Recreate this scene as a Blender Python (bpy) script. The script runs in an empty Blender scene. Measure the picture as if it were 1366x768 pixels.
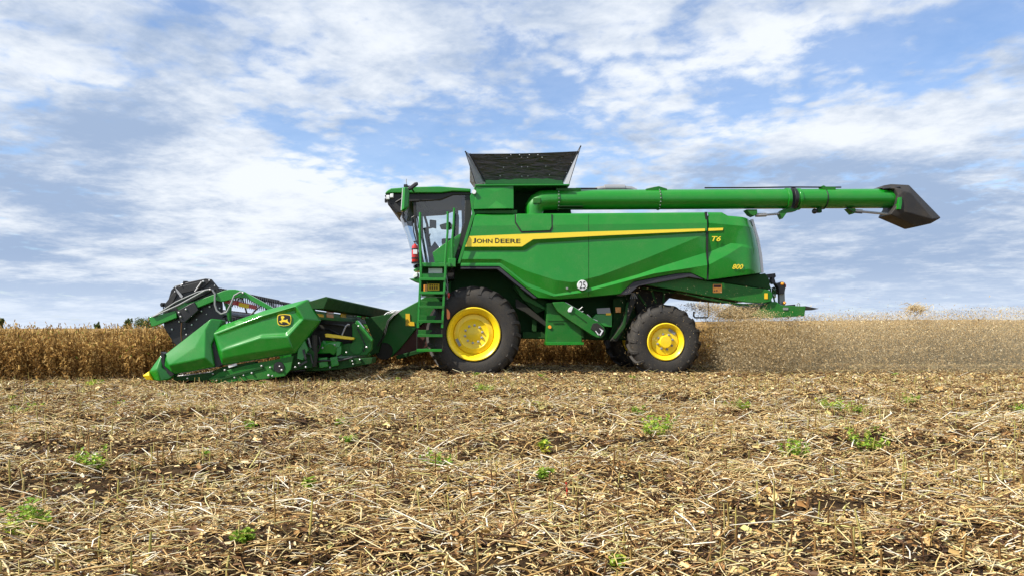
import bpy, bmesh, math, random
import numpy as np
from mathutils import Vector, Matrix, noise as mnoise

random.seed(7)
rng = np.random.default_rng(11)
R = math.radians
sc = bpy.context.scene
COL = sc.collection

# ------------------------------------------------------------------ camera, sky, sun, exposure
CAM_H = 1.07
FPX = 977.0                       # focal length in photo pixels (1366 wide)
CX, HY = 683.0, 430.0             # principal column, horizon row
cam = bpy.data.cameras.new('camera')
cam.sensor_width = 36.0
cam.lens = 36.0 * FPX / 1366.0
cam.shift_y = (HY - 384.0) / 1366.0
cam.clip_start = 0.05
cam.clip_end = 5000
cam_o = bpy.data.objects.new('camera', cam)
COL.objects.link(cam_o)
cam_o.location = (0, 0, CAM_H)
cam_o.rotation_euler = (R(90), 0, 0)
sc.camera = cam_o

SUN_EL, SUN_AZ = 46.0, 29.0       # elevation; degrees from due left towards the camera
sd = Vector((-math.cos(R(SUN_AZ)) * math.cos(R(SUN_EL)), -math.sin(R(SUN_AZ)) * math.cos(R(SUN_EL)), math.sin(R(SUN_EL))))
sun = bpy.data.lights.new('sun', 'SUN')
sun.energy = 5.0
sun.angle = R(0.5)
sun.color = (1.0, 0.94, 0.85)
sun_o = bpy.data.objects.new('sun', sun)
COL.objects.link(sun_o)
sun_o.rotation_euler = sd.to_track_quat('Z', 'Y').to_euler()
sun_o.location = sd * 50

sc.view_settings.view_transform = 'Standard'
sc.view_settings.look = 'None'
sc.view_settings.exposure = 0.5
sc.view_settings.gamma = 1.0

world = bpy.data.worlds.new('World')
sc.world = world
world.use_nodes = True
WN, WL = world.node_tree.nodes, world.node_tree.links
WN.clear()


def wn(t, **k):
    n = WN.new(t)
    for a, b in k.items():
        setattr(n, a, b)
    return n


def wmath(op, a, b=None, clamp=False):
    n = wn('ShaderNodeMath', operation=op, use_clamp=clamp)
    for i, q in enumerate((a, b)):
        if q is None:
            continue
        if isinstance(q, (int, float)):
            n.inputs[i].default_value = q
        else:
            WL.new(q, n.inputs[i])
    return n.outputs[0]


def wmap(v, a, b, c=0.0, d=1.0, smooth=True):
    n = wn('ShaderNodeMapRange', interpolation_type='SMOOTHSTEP' if smooth else 'LINEAR')
    WL.new(v, n.inputs[0])
    for i, q in enumerate((a, b, c, d)):
        n.inputs[i + 1].default_value = q
    return n.outputs[0]


out = wn('ShaderNodeOutputWorld')
bg = wn('ShaderNodeBackground')
bg.inputs[1].default_value = 0.1
WL.new(bg.outputs[0], out.inputs[0])
sky = wn('ShaderNodeTexSky', sky_type='NISHITA', sun_disc=False)
sky.sun_elevation = R(SUN_EL)
sky.sun_rotation = math.atan2(sd.x, sd.y)
sky.air_density = 1.0
sky.dust_density = 0.6
sky.ozone_density = 2.0
tc = wn('ShaderNodeTexCoord')
sep = wn('ShaderNodeSeparateXYZ')
WL.new(tc.outputs['Generated'], sep.inputs[0])
dx, dy, dz = sep.outputs
den = wmath('MAXIMUM', wmath('ADD', dz, 0.13), 0.03)
comb = wn('ShaderNodeCombineXYZ')
WL.new(wmath('DIVIDE', dx, den), comb.inputs[0])
WL.new(wmath('DIVIDE', dy, den), comb.inputs[1])
P = comb.outputs[0]


def wnoise(scale, detail=8, rough=0.55, off=(0, 0, 0), rot=0, stretch=(1, 1, 1), dist=0.0):
    m = wn('ShaderNodeMapping')
    m.inputs['Location'].default_value = off
    m.inputs['Rotation'].default_value = (0, 0, rot)
    m.inputs['Scale'].default_value = stretch
    WL.new(P, m.inputs[0])
    n = wn('ShaderNodeTexNoise', noise_dimensions='3D')
    n.inputs['Scale'].default_value = scale
    n.inputs['Detail'].default_value = detail
    n.inputs['Roughness'].default_value = rough
    n.inputs['Distortion'].default_value = dist
    WL.new(m.outputs[0], n.inputs['Vector'])
    return n.outputs[0]


def blob(px, py, w, h, amp, rot=0.0):
    """a soft patch of the cloud field, seen in the direction of photo pixel (px, py)"""
    u0, v0 = (px - CX) / FPX, (HY - py) / FPX
    u = wmath('SUBTRACT', wmath('DIVIDE', dx, wmath('MAXIMUM', dy, 0.05)), u0)
    v = wmath('SUBTRACT', wmath('DIVIDE', dz, wmath('MAXIMUM', dy, 0.05)), v0)
    c, s = math.cos(rot), math.sin(rot)
    a = wmath('DIVIDE', wmath('ADD', wmath('MULTIPLY', u, c), wmath('MULTIPLY', v, s)), w / FPX)
    b = wmath('DIVIDE', wmath('SUBTRACT', wmath('MULTIPLY', v, c), wmath('MULTIPLY', u, s)), h / FPX)
    r2 = wmath('ADD', wmath('MULTIPLY', a, a), wmath('MULTIPLY', b, b))
    return wmath('MULTIPLY', wmath('EXPONENT', wmath('MULTIPLY', r2, -1.0)), amp)


def addall(l):
    a = l[0]
    for b in l[1:]:
        a = wmath('ADD', a, b)
    return a


big = wnoise(0.8, 4, 0.5, (3.1, 1.7, 0.3), dist=0.3)
mid = wnoise(2.2, 9, 0.58, (7.3, 2.2, 1.1), R(25), (1, 0.85, 1), 0.2)
puff = wnoise(5.2, 10, 0.62, (2.3, 8.2, 0.6), R(30), (1, 0.9, 1), 0.25)
fine = wnoise(17.0, 7, 0.62, (1.2, 5.5, 2.0), R(35), (1, 0.9, 1), 0.15)
vor = wn('ShaderNodeTexVoronoi', feature='SMOOTH_F1')
vor.inputs['Scale'].default_value = 11.0
vor.inputs['Smoothness'].default_value = 0.6
vd = wn('ShaderNodeVectorMath', operation='MULTIPLY_ADD')
nzz = wn('ShaderNodeTexNoise')
nzz.inputs['Scale'].default_value = 6.0
nzz.inputs['Detail'].default_value = 6
WL.new(P, nzz.inputs['Vector'])
WL.new(nzz.outputs['Color'], vd.inputs[0])
vd.inputs[1].default_value = (0.22, 0.22, 0.22)
WL.new(P, vd.inputs[2])
WL.new(vd.outputs[0], vor.inputs['Vector'])
ripple = wmath('SUBTRACT', 0.55, vor.outputs['Distance'])
cover = addall([wmath('MULTIPLY', ripple, 0.22), wmath('MULTIPLY', big, 0.22), wmath('MULTIPLY', mid, 0.40), wmath('MULTIPLY', puff, 0.55), wmath('MULTIPLY', fine, 0.26),
                blob(370, 165, 70, 32, -0.16, R(-20)), blob(520, 215, 110, 40, -0.20, R(-15)),
                blob(705, 110, 55, 34, -0.14), blob(1190, 80, 150, 45, -0.20, R(10)), blob(960, 215, 160, 26, -0.10),
                blob(35, 195, 60, 24, -0.14), blob(1350, 30, 70, 40, -0.10), blob(600, 150, 60, 30, -0.08),
                blob(1010, 140, 80, 36, -0.14), blob(430, 60, 50, 30, -0.05), blob(440, 345, 90, 12, -0.06),
                blob(170, 330, 330, 150, 0.13), blob(430, 290, 240, 80, 0.08, R(-20)), blob(60, 60, 200, 70, 0.05),
                blob(1150, 180, 220, 40, 0.18, R(8)), blob(880, 60, 130, 60, 0.05), blob(1230, 330, 300, 80, 0.20),
                blob(600, 60, 140, 60, 0.05), blob(640, 340, 500, 60, 0.08)])
cov = wmap(cover, 0.57, 0.80, 0.18, 1.0)
# light and dark of the cloud layer itself: thick bellies are grey-blue, thin edges white
belly_n = addall([wmath('MULTIPLY', wnoise(1.5, 6, 0.55, (9.7, 4.4, 3.0), R(15), (1, 0.60, 1), 0.5), 0.62),
                  wmath('MULTIPLY', wnoise(4.4, 8, 0.62, (4.7, 9.4, 3.0), R(20), (0.9, 1.0, 1), 0.2), 0.66),
                  wmath('MULTIPLY', fine, 0.24),
                  blob(150, 165, 130, 55, 0.22, R(-25)), blob(50, 250, 150, 34, 0.26, R(-14)), blob(110, 388, 170, 13, 0.26, R(-3)),
                  blob(240, 40, 120, 40, 0.12), blob(1230, 330, 330, 100, 0.24), blob(800, 190, 200, 40, 0.08),
                  blob(1130, 225, 170, 24, 0.18), blob(480, 392, 160, 16, 0.24), blob(20, 330, 80, 18, 0.28), blob(560, 300, 100, 22, 0.10),
                  blob(400, 225, 130, 50, -0.16), blob(330, 300, 160, 60, -0.08), blob(90, 110, 130, 30, -0.14),
                  blob(360, 110, 80, 60, -0.12), blob(930, 70, 220, 70, -0.10), blob(1110, 178, 190, 30, -0.16)])
belly = wmap(belly_n, 0.58, 1.02)
ccol = wn('ShaderNodeMix', data_type='RGBA')
WL.new(belly, ccol.inputs[0])
ccol.inputs[6].default_value = (6.6, 6.95, 7.4, 1)
ccol.inputs[7].default_value = (2.7, 3.55, 5.05, 1)
skyc = wn('ShaderNodeMix', data_type='RGBA', blend_type='MULTIPLY')
skyc.inputs[0].default_value = 1.0
WL.new(sky.outputs[0], skyc.inputs[6])
skyc.inputs[7].default_value = (1.05, 1.18, 1.36, 1)
m1 = wn('ShaderNodeMix', data_type='RGBA')
WL.new(cov, m1.inputs[0])
WL.new(skyc.outputs[2], m1.inputs[6])
WL.new(ccol.outputs[2], m1.inputs[7])
# pale band of air low over the horizon
m2 = wn('ShaderNodeMix', data_type='RGBA')
WL.new(wmap(dz, 0.0, 0.085, 0.62, 0.0), m2.inputs[0])
WL.new(m1.outputs[2], m2.inputs[6])
m2.inputs[7].default_value = (5.2, 6.0, 7.2, 1)
WL.new(m2.outputs[2], bg.inputs[0])

# ------------------------------------------------------------------ the machine's own frame
# x to the rear, y away from the camera, z up; the machine stands 3.2 degrees off square
YAW = R(3.2)
CA, SA = math.cos(YAW), math.sin(YAW)
D0 = 15.5


def to_local(wx, wy):
    return wx * CA + (wy - D0) * SA, -wx * SA + (wy - D0) * CA


def to_world(lx, ly, lz=0.0):
    return Vector((lx * CA - ly * SA, D0 + lx * SA + ly * CA, lz))


def L(px, py, y):
    """point of the machine's lengthwise plane y that the photo shows at (px, py)"""
    ddx = (px - CX) / FPX
    t = (y + D0 * CA) / (CA - SA * ddx)
    lx, _ = to_local(t * ddx, t)
    return (lx, y, CAM_H + t * (HY - py) / FPX)


def LX(px, py, x):
    """point of the machine's crosswise plane x that the photo shows at (px, py)"""
    ddx = (px - CX) / FPX
    t = (x + D0 * SA) / (ddx * CA + SA)
    _, ly = to_local(t * ddx, t)
    return (x, ly, CAM_H + t * (HY - py) / FPX)


def G(px, py, z=0.0):
    """ground point (world) seen at a pixel"""
    t = (CAM_H - z) * FPX / (py - HY)
    return t * (px - CX) / FPX, t


PX = 0.01587                      # one photo pixel in metres at the machine's near side


# ------------------------------------------------------------------ materials
def mat(name):
    m = bpy.data.materials.new(name)
    m.use_nodes = True
    return m, m.node_tree.nodes, m.node_tree.links, m.node_tree.nodes['Principled BSDF']


def paint(name, col, rough=0.32, coat=0.6, dust=0.25, dustcol=(0.30, 0.25, 0.15), metal=0.0, wav=0.02, lo=0.50, hi=0.85, spec=0.5):
    m, N, K, b = mat(name)
    tcn = N.new('ShaderNodeTexCoord')
    n1 = N.new('ShaderNodeTexNoise')
    n1.inputs['Scale'].default_value = 3.0
    n1.inputs['Detail'].default_value = 10
    n1.inputs['Roughness'].default_value = 0.7
    K.new(tcn.outputs['Object'], n1.inputs['Vector'])
    n2 = N.new('ShaderNodeTexNoise')
    n2.inputs['Scale'].default_value = 70.0
    n2.inputs['Detail'].default_value = 4
    K.new(tcn.outputs['Object'], n2.inputs['Vector'])
    mul = N.new('ShaderNodeMath')
    mul.operation = 'MULTIPLY'
    K.new(n1.outputs[0], mul.inputs[0])
    K.new(n2.outputs[0], mul.inputs[1])
    mr = N.new('ShaderNodeMapRange')
    K.new(mul.outputs[0], mr.inputs[0])
    mr.inputs[1].default_value = lo * 0.5
    mr.inputs[2].default_value = hi * 0.55
    mr.inputs[4].default_value = dust
    mx = N.new('ShaderNodeMix')
    mx.data_type = 'RGBA'
    K.new(mr.outputs[0], mx.inputs[0])
    mx.inputs[6].default_value = (*col, 1)
    mx.inputs[7].default_value = (*dustcol, 1)
    K.new(mx.outputs[2], b.inputs['Base Color'])
    rr = N.new('ShaderNodeMapRange')
    K.new(n1.outputs[0], rr.inputs[0])
    rr.inputs[1].default_value = 0.3
    rr.inputs[2].default_value = 0.7
    rr.inputs[3].default_value = rough * 0.8
    rr.inputs[4].default_value = min(1, rough * 1.35)
    K.new(rr.outputs[0], b.inputs['Roughness'])
    b.inputs['Metallic'].default_value = metal
    b.inputs['Specular IOR Level'].default_value = spec
    b.inputs['Coat Weight'].default_value = coat
    b.inputs['Coat Roughness'].default_value = 0.06
    if wav:
        n3 = N.new('ShaderNodeTexNoise')
        n3.inputs['Scale'].default_value = 2.2
        n3.inputs['Detail'].default_value = 2
        K.new(tcn.outputs['Object'], n3.inputs['Vector'])
        bp = N.new('ShaderNodeBump')
        bp.inputs['Strength'].default_value = 0.5
        bp.inputs['Distance'].default_value = wav
        K.new(n3.outputs[0], bp.inputs['Height'])
        K.new(bp.outputs[0], b.inputs['Normal'])
        K.new(bp.outputs[0], b.inputs['Coat Normal'])
    return m


def tinted(name, stops, rough=0.75, trans=0.0, spec=0.25):
    """colour by a per-piece tint value stored on the mesh"""
    m, N, K, b = mat(name)
    a = N.new('ShaderNodeAttribute')
    a.attribute_name = 'tint'
    cr = N.new('ShaderNodeValToRGB')
    e = cr.color_ramp.elements
    while len(e) < len(stops):
        e.new(0.5)
    for q, (p, c) in zip(e, stops):
        q.position = p
        q.color = (*c, 1)
    K.new(a.outputs['Fac'], cr.inputs[0])
    K.new(cr.outputs[0], b.inputs['Base Color'])
    b.inputs['Roughness'].default_value = rough
    b.inputs['Specular IOR Level'].default_value = spec
    if trans:
        tl = N.new('ShaderNodeBsdfTranslucent')
        K.new(cr.outputs[0], tl.inputs[0])
        ms = N.new('ShaderNodeMixShader')
        ms.inputs[0].default_value = trans
        K.new(b.outputs[0], ms.inputs[1])
        K.new(tl.outputs[0], ms.inputs[2])
        K.new(ms.outputs[0], N['Material Output'].inputs[0])
    return m


GREEN = paint('green_paint', (0.004, 0.205, 0.009), 0.40, 0.6, 0.14, wav=0.010, spec=0.4)
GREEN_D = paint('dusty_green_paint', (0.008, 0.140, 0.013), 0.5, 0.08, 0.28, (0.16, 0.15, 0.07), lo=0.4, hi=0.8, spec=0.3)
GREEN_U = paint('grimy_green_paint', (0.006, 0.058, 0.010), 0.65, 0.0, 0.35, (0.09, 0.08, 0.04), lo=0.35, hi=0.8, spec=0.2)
YELLOW = paint('yellow_paint', (0.92, 0.66, 0.010), 0.36, 0.3, 0.22, wav=0)
STRIPE = paint('yellow_decal', (0.88, 0.66, 0.03), 0.4, 0.3, 0.05, wav=0)
BLACK = paint('black_plastic', (0.018, 0.018, 0.018), 0.5, 0.0, 0.12, (0.13, 0.11, 0.08), wav=0.006)
TRIM = paint('dark_grey_plastic', (0.028, 0.028, 0.036), 0.5, 0.0, 0.10, wav=0)
BLACKM = paint('black_metal', (0.010, 0.010, 0.011), 0.4, 0.1, 0.06, (0.25, 0.22, 0.18), wav=0)
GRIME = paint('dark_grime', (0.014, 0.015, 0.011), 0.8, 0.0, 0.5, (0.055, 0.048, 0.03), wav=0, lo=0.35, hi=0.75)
RUBBER = paint('tyre_rubber', (0.018, 0.017, 0.016), 0.70, 0.0, 0.55, (0.085, 0.068, 0.046), wav=0.006, lo=0.36, hi=0.72)
SPOUT = paint('spout_rubber', (0.022, 0.021, 0.021), 0.55, 0.0, 0.5, (0.10, 0.075, 0.045), wav=0.01, lo=0.42, hi=0.8)
STEEL = paint('grey_steel', (0.42, 0.42, 0.42), 0.4, 0.0, 0.25, metal=0.6, wav=0)
GREY = paint('grey_paint', (0.24, 0.25, 0.25), 0.5, 0.0, 0.2, wav=0)
WHITE = paint('white_label', (0.74, 0.75, 0.76), 0.5, 0.0, 0.10, wav=0)
AMBER = paint('amber_plastic', (0.90, 0.33, 0.01), 0.25, 0.5, 0.05, wav=0)
ORANGE = paint('orange_reflector', (0.85, 0.22, 0.03), 0.3, 0.4, 0.05, wav=0)
RED = paint('red_paint', (0.50, 0.018, 0.014), 0.3, 0.5, 0.08, wav=0)
LABELY = paint('warning_label', (0.85, 0.52, 0.015), 0.45, 0.0, 0.08, wav=0)
INK = paint('black_ink', (0.012, 0.012, 0.010), 0.5, 0.0, 0.0, wav=0)
RUST = paint('worn_red_brown', (0.075, 0.022, 0.015), 0.7, 0.0, 0.4, (0.10, 0.07, 0.05), wav=0)
SEAT = paint('grey_seat_fabric', (0.10, 0.12, 0.15), 0.85, 0.0, 0.1, wav=0)
HEADL = paint('blue_grey_headliner', (0.36, 0.48, 0.58), 0.9, 0, 0.05, wav=0)
LAMP = paint('lamp_lens', (0.82, 0.83, 0.82), 0.15, 0.6, 0.0, wav=0)


def tarp_mat():
    m, N, K, b = mat('black_tarpaulin')
    b.inputs['Base Color'].default_value = (0.075, 0.068, 0.064, 1)
    b.inputs['Roughness'].default_value = 0.42
    tcn = N.new('ShaderNodeTexCoord')
    mp = N.new('ShaderNodeMapping')
    mp.inputs['Scale'].default_value = (1.2, 1, 7)
    K.new(tcn.outputs['Object'], mp.inputs[0])
    n = N.new('ShaderNodeTexNoise')
    n.inputs['Scale'].default_value = 2.4
    n.inputs['Detail'].default_value = 3
    n.inputs['Distortion'].default_value = 0.8
    K.new(mp.outputs[0], n.inputs['Vector'])
    bp = N.new('ShaderNodeBump')
    bp.inputs['Strength'].default_value = 0.9
    bp.inputs['Distance'].default_value = 0.16
    K.new(n.outputs[0], bp.inputs['Height'])
    K.new(bp.outputs[0], b.inputs['Normal'])
    return m


def glass_mat(name='cab_glass', tint=(0.84, 0.91, 0.94)):
    m, N, K, b = mat(name)
    N.remove(b)
    tr = N.new('ShaderNodeBsdfTransparent')
    tr.inputs[0].default_value = (*tint, 1)
    gl = N.new('ShaderNodeBsdfGlossy')
    gl.inputs['Roughness'].default_value = 0.02
    lw = N.new('ShaderNodeFresnel')
    lw.inputs[0].default_value = 2.0
    ms = N.new('ShaderNodeMixShader')
    K.new(lw.outputs[0], ms.inputs[0])
    K.new(tr.outputs[0], ms.inputs[1])
    K.new(gl.outputs[0], ms.inputs[2])
    K.new(ms.outputs[0], N['Material Output'].inputs[0])
    return m


def mesh_mat():
    m, N, K, b = mat('grey_gauze')
    b.inputs['Base Color'].default_value = (0.34, 0.35, 0.37, 1)
    b.inputs['Roughness'].default_value = 0.7
    tr = N.new('ShaderNodeBsdfTransparent')
    ms = N.new('ShaderNodeMixShader')
    ms.inputs[0].default_value = 0.45
    K.new(tr.outputs[0], ms.inputs[2])
    K.new(b.outputs[0], ms.inputs[1])
    K.new(ms.outputs[0], N['Material Output'].inputs[0])
    return m


TARP = tarp_mat()
GLASS = glass_mat()
GAUZE = mesh_mat()


def soil_mat():
    m, N, K, b = mat('field_soil')
    tcn = N.new('ShaderNodeTexCoord')
    n = N.new('ShaderNodeTexNoise')
    n.inputs['Scale'].default_value = 9.0
    n.inputs['Detail'].default_value = 12
    n.inputs['Roughness'].default_value = 0.75
    K.new(tcn.outputs['Object'], n.inputs['Vector'])
    cr = N.new('ShaderNodeValToRGB')
    cr.color_ramp.elements[0].position = 0.35
    cr.color_ramp.elements[0].color = (0.020, 0.013, 0.008, 1)
    cr.color_ramp.elements[1].position = 0.68
    cr.color_ramp.elements[1].color = (0.10, 0.062, 0.030, 1)
    K.new(n.outputs[0], cr.inputs[0])
    K.new(cr.outputs[0], b.inputs['Base Color'])
    b.inputs['Roughness'].default_value = 0.95
    b.inputs['Specular IOR Level'].default_value = 0.1
    bp = N.new('ShaderNodeBump')
    bp.inputs['Strength'].default_value = 1.0
    bp.inputs['Distance'].default_value = 0.04
    K.new(n.outputs[0], bp.inputs['Height'])
    K.new(bp.outputs[0], b.inputs['Normal'])
    return m


SOIL = soil_mat()
STRAW = tinted('straw_litter', [(0.0, (0.030, 0.014, 0.007)), (0.22, (0.11, 0.052, 0.020)), (0.42, (0.33, 0.175, 0.058)), (0.62, (0.67, 0.46, 0.175)),
                                (0.84, (0.82, 0.66, 0.37)), (0.93, (0.50, 0.46, 0.14)), (1.0, (0.86, 0.79, 0.62))], 0.6, 0.0, 0.35)
STUB = tinted('stubble_stems', [(0.0, (0.10, 0.045, 0.018)), (0.35, (0.26, 0.15, 0.05)), (0.7, (0.36, 0.33, 0.09)), (1.0, (0.48, 0.38, 0.16))], 0.6)
CROP = tinted('ripe_soybean', [(0.0, (0.065, 0.030, 0.010)), (0.25, (0.22, 0.12, 0.034)), (0.5, (0.48, 0.285, 0.088)), (0.75, (0.67, 0.45, 0.155)),
                               (0.95, (0.82, 0.60, 0.26)), (1.0, (0.30, 0.34, 0.05))], 0.7, 0.36)
CHAFF = tinted('flying_chaff', [(0.0, (0.32, 0.19, 0.07)), (0.5, (0.66, 0.48, 0.23)), (1.0, (0.88, 0.78, 0.54))], 0.7, 0.4)
WEED = tinted('weed_leaves', [(0.0, (0.10, 0.20, 0.022)), (0.5, (0.24, 0.40, 0.045)), (0.85, (0.42, 0.52, 0.07)), (1.0, (0.58, 0.58, 0.07))], 0.55, 0.35)
TREEL = tinted('tree_leaves', [(0.0, (0.06, 0.09, 0.022)), (0.6, (0.11, 0.15, 0.035)), (1.0, (0.18, 0.19, 0.055))], 0.7, 0.35)
BARK = paint('grey_bark', (0.10, 0.085, 0.07), 0.9, 0, 0.2, wav=0)


# ------------------------------------------------------------------ mesh helpers
class MB:
    def __init__(self):
        self.v, self.f = [], []

    def add(self, verts, faces):
        o = len(self.v)
        self.v += [tuple(p) for p in verts]
        self.f += [tuple(i + o for i in fc) for fc in faces]
        return self

    def prism(self, pts, y0, y1, yref=None, inset=None):
        """pixel outline at lengthwise plane y0, carried across the machine to y1"""
        n = len(pts)
        base = [L(px, py, y0 if yref is None else yref) for px, py in pts]
        a = [(x, y0, z) for x, _, z in base]
        b = [(x, y1, z) for x, _, z in base]
        if inset:
            cx = sum(p[0] for p in a) / n
            cz = sum(p[2] for p in a) / n
            a = [(cx + (x - cx) * inset, y, cz + (z - cz) * inset) for x, y, z in a]
        self.add(a + b, [tuple(range(n)), tuple(range(2 * n - 1, n - 1, -1))] + [(i, i + n, (i + 1) % n + n, (i + 1) % n) for i in range(n)])
        return self

    def rect(self, x0, y0, x1, y1, a, b, yref=None):
        return self.prism([(x0, y0), (x1, y0), (x1, y1), (x0, y1)], a, b, yref)

    def box(self, x0, x1, y0, y1, z0, z1):
        v = [(x, y, z) for x in (x0, x1) for y in (y0, y1) for z in (z0, z1)]
        return self.add(v, [(0, 1, 3, 2), (4, 6, 7, 5), (0, 4, 5, 1), (2, 3, 7, 6), (0, 2, 6, 4), (1, 5, 7, 3)])

    def tube(self, pts, r, n=12):
        pts = [Vector(p) for p in pts]
        k = len(pts)
        rs = r if isinstance(r, (list, tuple)) else [r] * k
        rings = []
        up = None
        for i, p in enumerate(pts):
            t = (pts[min(i + 1, k - 1)] - pts[max(i - 1, 0)]).normalized()
            if up is None:
                up = Vector((0, 1, 0)) if abs(t.y) < 0.9 else Vector((0, 0, 1))
            a = (up - t * up.dot(t)).normalized()
            up = a
            b = t.cross(a)
            rings.append([p + (a * math.cos(2 * math.pi * j / n) + b * math.sin(2 * math.pi * j / n)) * rs[i] for j in range(n)])
        v = [q for rg in rings for q in rg]
        f = [(i * n + j, i * n + (j + 1) % n, (i + 1) * n + (j + 1) % n, (i + 1) * n + j) for i in range(k - 1) for j in range(n)]
        f += [tuple(range(n)), tuple(range((k - 1) * n, k * n))]
        return self.add(v, f)

    def ptube(self, pts, y, r, n=10):
        return self.tube([L(p[0], p[1], p[2] if len(p) > 2 else y) for p in pts], r, n)

    def lathe(self, prof, c, n=48, axis='y', caps=True):
        """profile of (radius, along-axis) spun round an axis through c"""
        v = []
        for r, h in prof:
            for j in range(n):
                a = 2 * math.pi * j / n
                if axis == 'y':
                    v.append((c[0] + r * math.cos(a), c[1] + h, c[2] + r * math.sin(a)))
                elif axis == 'z':
                    v.append((c[0] + r * math.cos(a), c[1] + r * math.sin(a), c[2] + h))
                else:
                    v.append((c[0] + h, c[1] + r * math.cos(a), c[2] + r * math.sin(a)))
        k = len(prof)
        f = [(i * n + j, i * n + (j + 1) % n, (i + 1) * n + (j + 1) % n, (i + 1) * n + j) for i in range(k - 1) for j in range(n)]
        if caps and prof[0][0] > 1.5e-4:
            f.append(tuple(range(n)))
        if caps and prof[-1][0] > 1.5e-4:
            f.append(tuple(range((k - 1) * n, k * n)))
        return self.add(v, f)

    def disc(self, px, py, y, rpx, th, n=24, s=PX):
        r = rpx * s
        return self.lathe([(0.0001, 0), (r * 0.96, 0), (r, th * 0.3), (r, th)], L(px, py, y), n)

    def ball(self, c, r, n=10):
        if not isinstance(r, tuple):
            r = (r, r, r)
        v, f = [], []
        m = n // 2
        for i in range(m + 1):
            for j in range(n):
                t, a = math.pi * i / m, 2 * math.pi * j / n
                v.append((c[0] + r[0] * math.sin(t) * math.cos(a), c[1] + r[1] * math.sin(t) * math.sin(a), c[2] + r[2] * math.cos(t)))
        for i in range(m):
            for j in range(n):
                f.append((i * n + j, i * n + (j + 1) % n, (i + 1) * n + (j + 1) % n, (i + 1) * n + j))
        return self.add(v, f)

    def facets(self, vs, faces, y, loop=None, back=0.2):
        """faceted shell: vertices (px, py, bulge towards the camera); loop gets a skirt to the rear"""
        names = list(vs)
        ix = {k: i for i, k in enumerate(names)}
        v = []
        for k in names:
            px, py, d = vs[k]
            x, _, z = L(px, py, y)
            v.append((x, y - d, z))
        f = [tuple(ix[q] for q in fc) for fc in faces]
        if loop:
            o = len(v)
            n = len(loop)
            for k in loop:
                p = v[ix[k]]
                v.append((p[0], y + back, p[2]))
            for i in range(n):
                f.append((ix[loop[i]], ix[loop[(i + 1) % n]], o + (i + 1) % n, o + i))
            f.append(tuple(o + i for i in range(n)))
        return self.add(v, f)

    def islands(self):
        par = list(range(len(self.v)))

        def find(i):
            while par[i] != i:
                par[i] = par[par[i]]
                i = par[i]
            return i
        for fc in self.f:
            a = find(fc[0])
            for q in fc[1:]:
                par[find(q)] = a
        grp = {}
        for fc in self.f:
            grp.setdefault(find(fc[0]), []).append(fc)
        outp = []
        for fl in grp.values():
            used = sorted({i for fc in fl for i in fc})
            ix = {q: i for i, q in enumerate(used)}
            mb = MB()
            mb.v = [self.v[i] for i in used]
            mb.f = [tuple(ix[i] for i in fc) for fc in fl]
            outp.append(mb)
        return outp

    def each(self, name, m, parent=None, bevel=0.0, smooth=32):
        """every loose piece as a part of its own"""
        return [q.build(name, m, parent, bevel, smooth) for q in self.islands()]

    def build(self, name, m, parent=None, bevel=0.0, smooth=32, label=None):
        org = ORG.get(parent.name if parent else None, (0, 0, 0))
        me = bpy.data.meshes.new(name)
        me.from_pydata([(x - org[0], y - org[1], z - org[2]) for x, y, z in self.v], [], self.f)
        bm = bmesh.new()
        bm.from_mesh(me)
        bmesh.ops.remove_doubles(bm, verts=bm.verts, dist=1e-5)
        bmesh.ops.recalc_face_normals(bm, faces=bm.faces)
        bm.to_mesh(me)
        bm.free()
        for p in me.polygons:
            p.use_smooth = True
        me.set_sharp_from_angle(angle=R(smooth))
        me.materials.append(m)
        o = bpy.data.objects.new(name, me)
        COL.objects.link(o)
        if parent:
            o.parent = parent
            ORG[o.name] = org
        if bevel:
            md = o.modifiers.new('bevel', 'BEVEL')
            md.width = bevel
            md.segments = 3 if bevel > 0.015 else 2
            md.limit_method = 'ANGLE'
            md.angle_limit = R(14 if bevel > 0.015 else 28)
        if label:
            o['label'] = label
        return o


ORG = {}


def tag(o, label=None, cat=None, group=None, kind=None):
    for k, q in (('label', label), ('category', cat), ('group', group), ('kind', kind)):
        if q:
            o[k] = q
    return o


def thing(name, label, cat, org, group=None):
    """an Empty at the thing's base; org is in the machine's frame"""
    o = bpy.data.objects.new(name, None)
    COL.objects.link(o)
    o.location = to_world(*org)
    o.rotation_euler = (0, 0, YAW)
    ORG[o.name] = org
    return tag(o, label, cat, group)


def mesh_np(name, V, F, m, tint=None, smooth=False):
    """large mesh from numpy: F is (n, 3) or (n, 4); tint is one value per vertex"""
    V = np.asarray(V, np.float32)
    F = np.asarray(F, np.int32)
    me = bpy.data.meshes.new(name)
    n, k = F.shape
    me.vertices.add(len(V))
    me.vertices.foreach_set('co', V.ravel())
    me.loops.add(n * k)
    me.loops.foreach_set('vertex_index', F.ravel())
    me.polygons.add(n)
    me.polygons.foreach_set('loop_start', np.arange(0, n * k, k, dtype=np.int32))
    me.update(calc_edges=True)
    if smooth:
        me.polygons.foreach_set('use_smooth', np.ones(n, bool))
    if tint is not None:
        at = me.attributes.new('tint', 'FLOAT', 'POINT')
        at.data.foreach_set('value', np.asarray(tint, np.float32))
    me.materials.append(m)
    o = bpy.data.objects.new(name, me)
    COL.objects.link(o)
    return o


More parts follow.
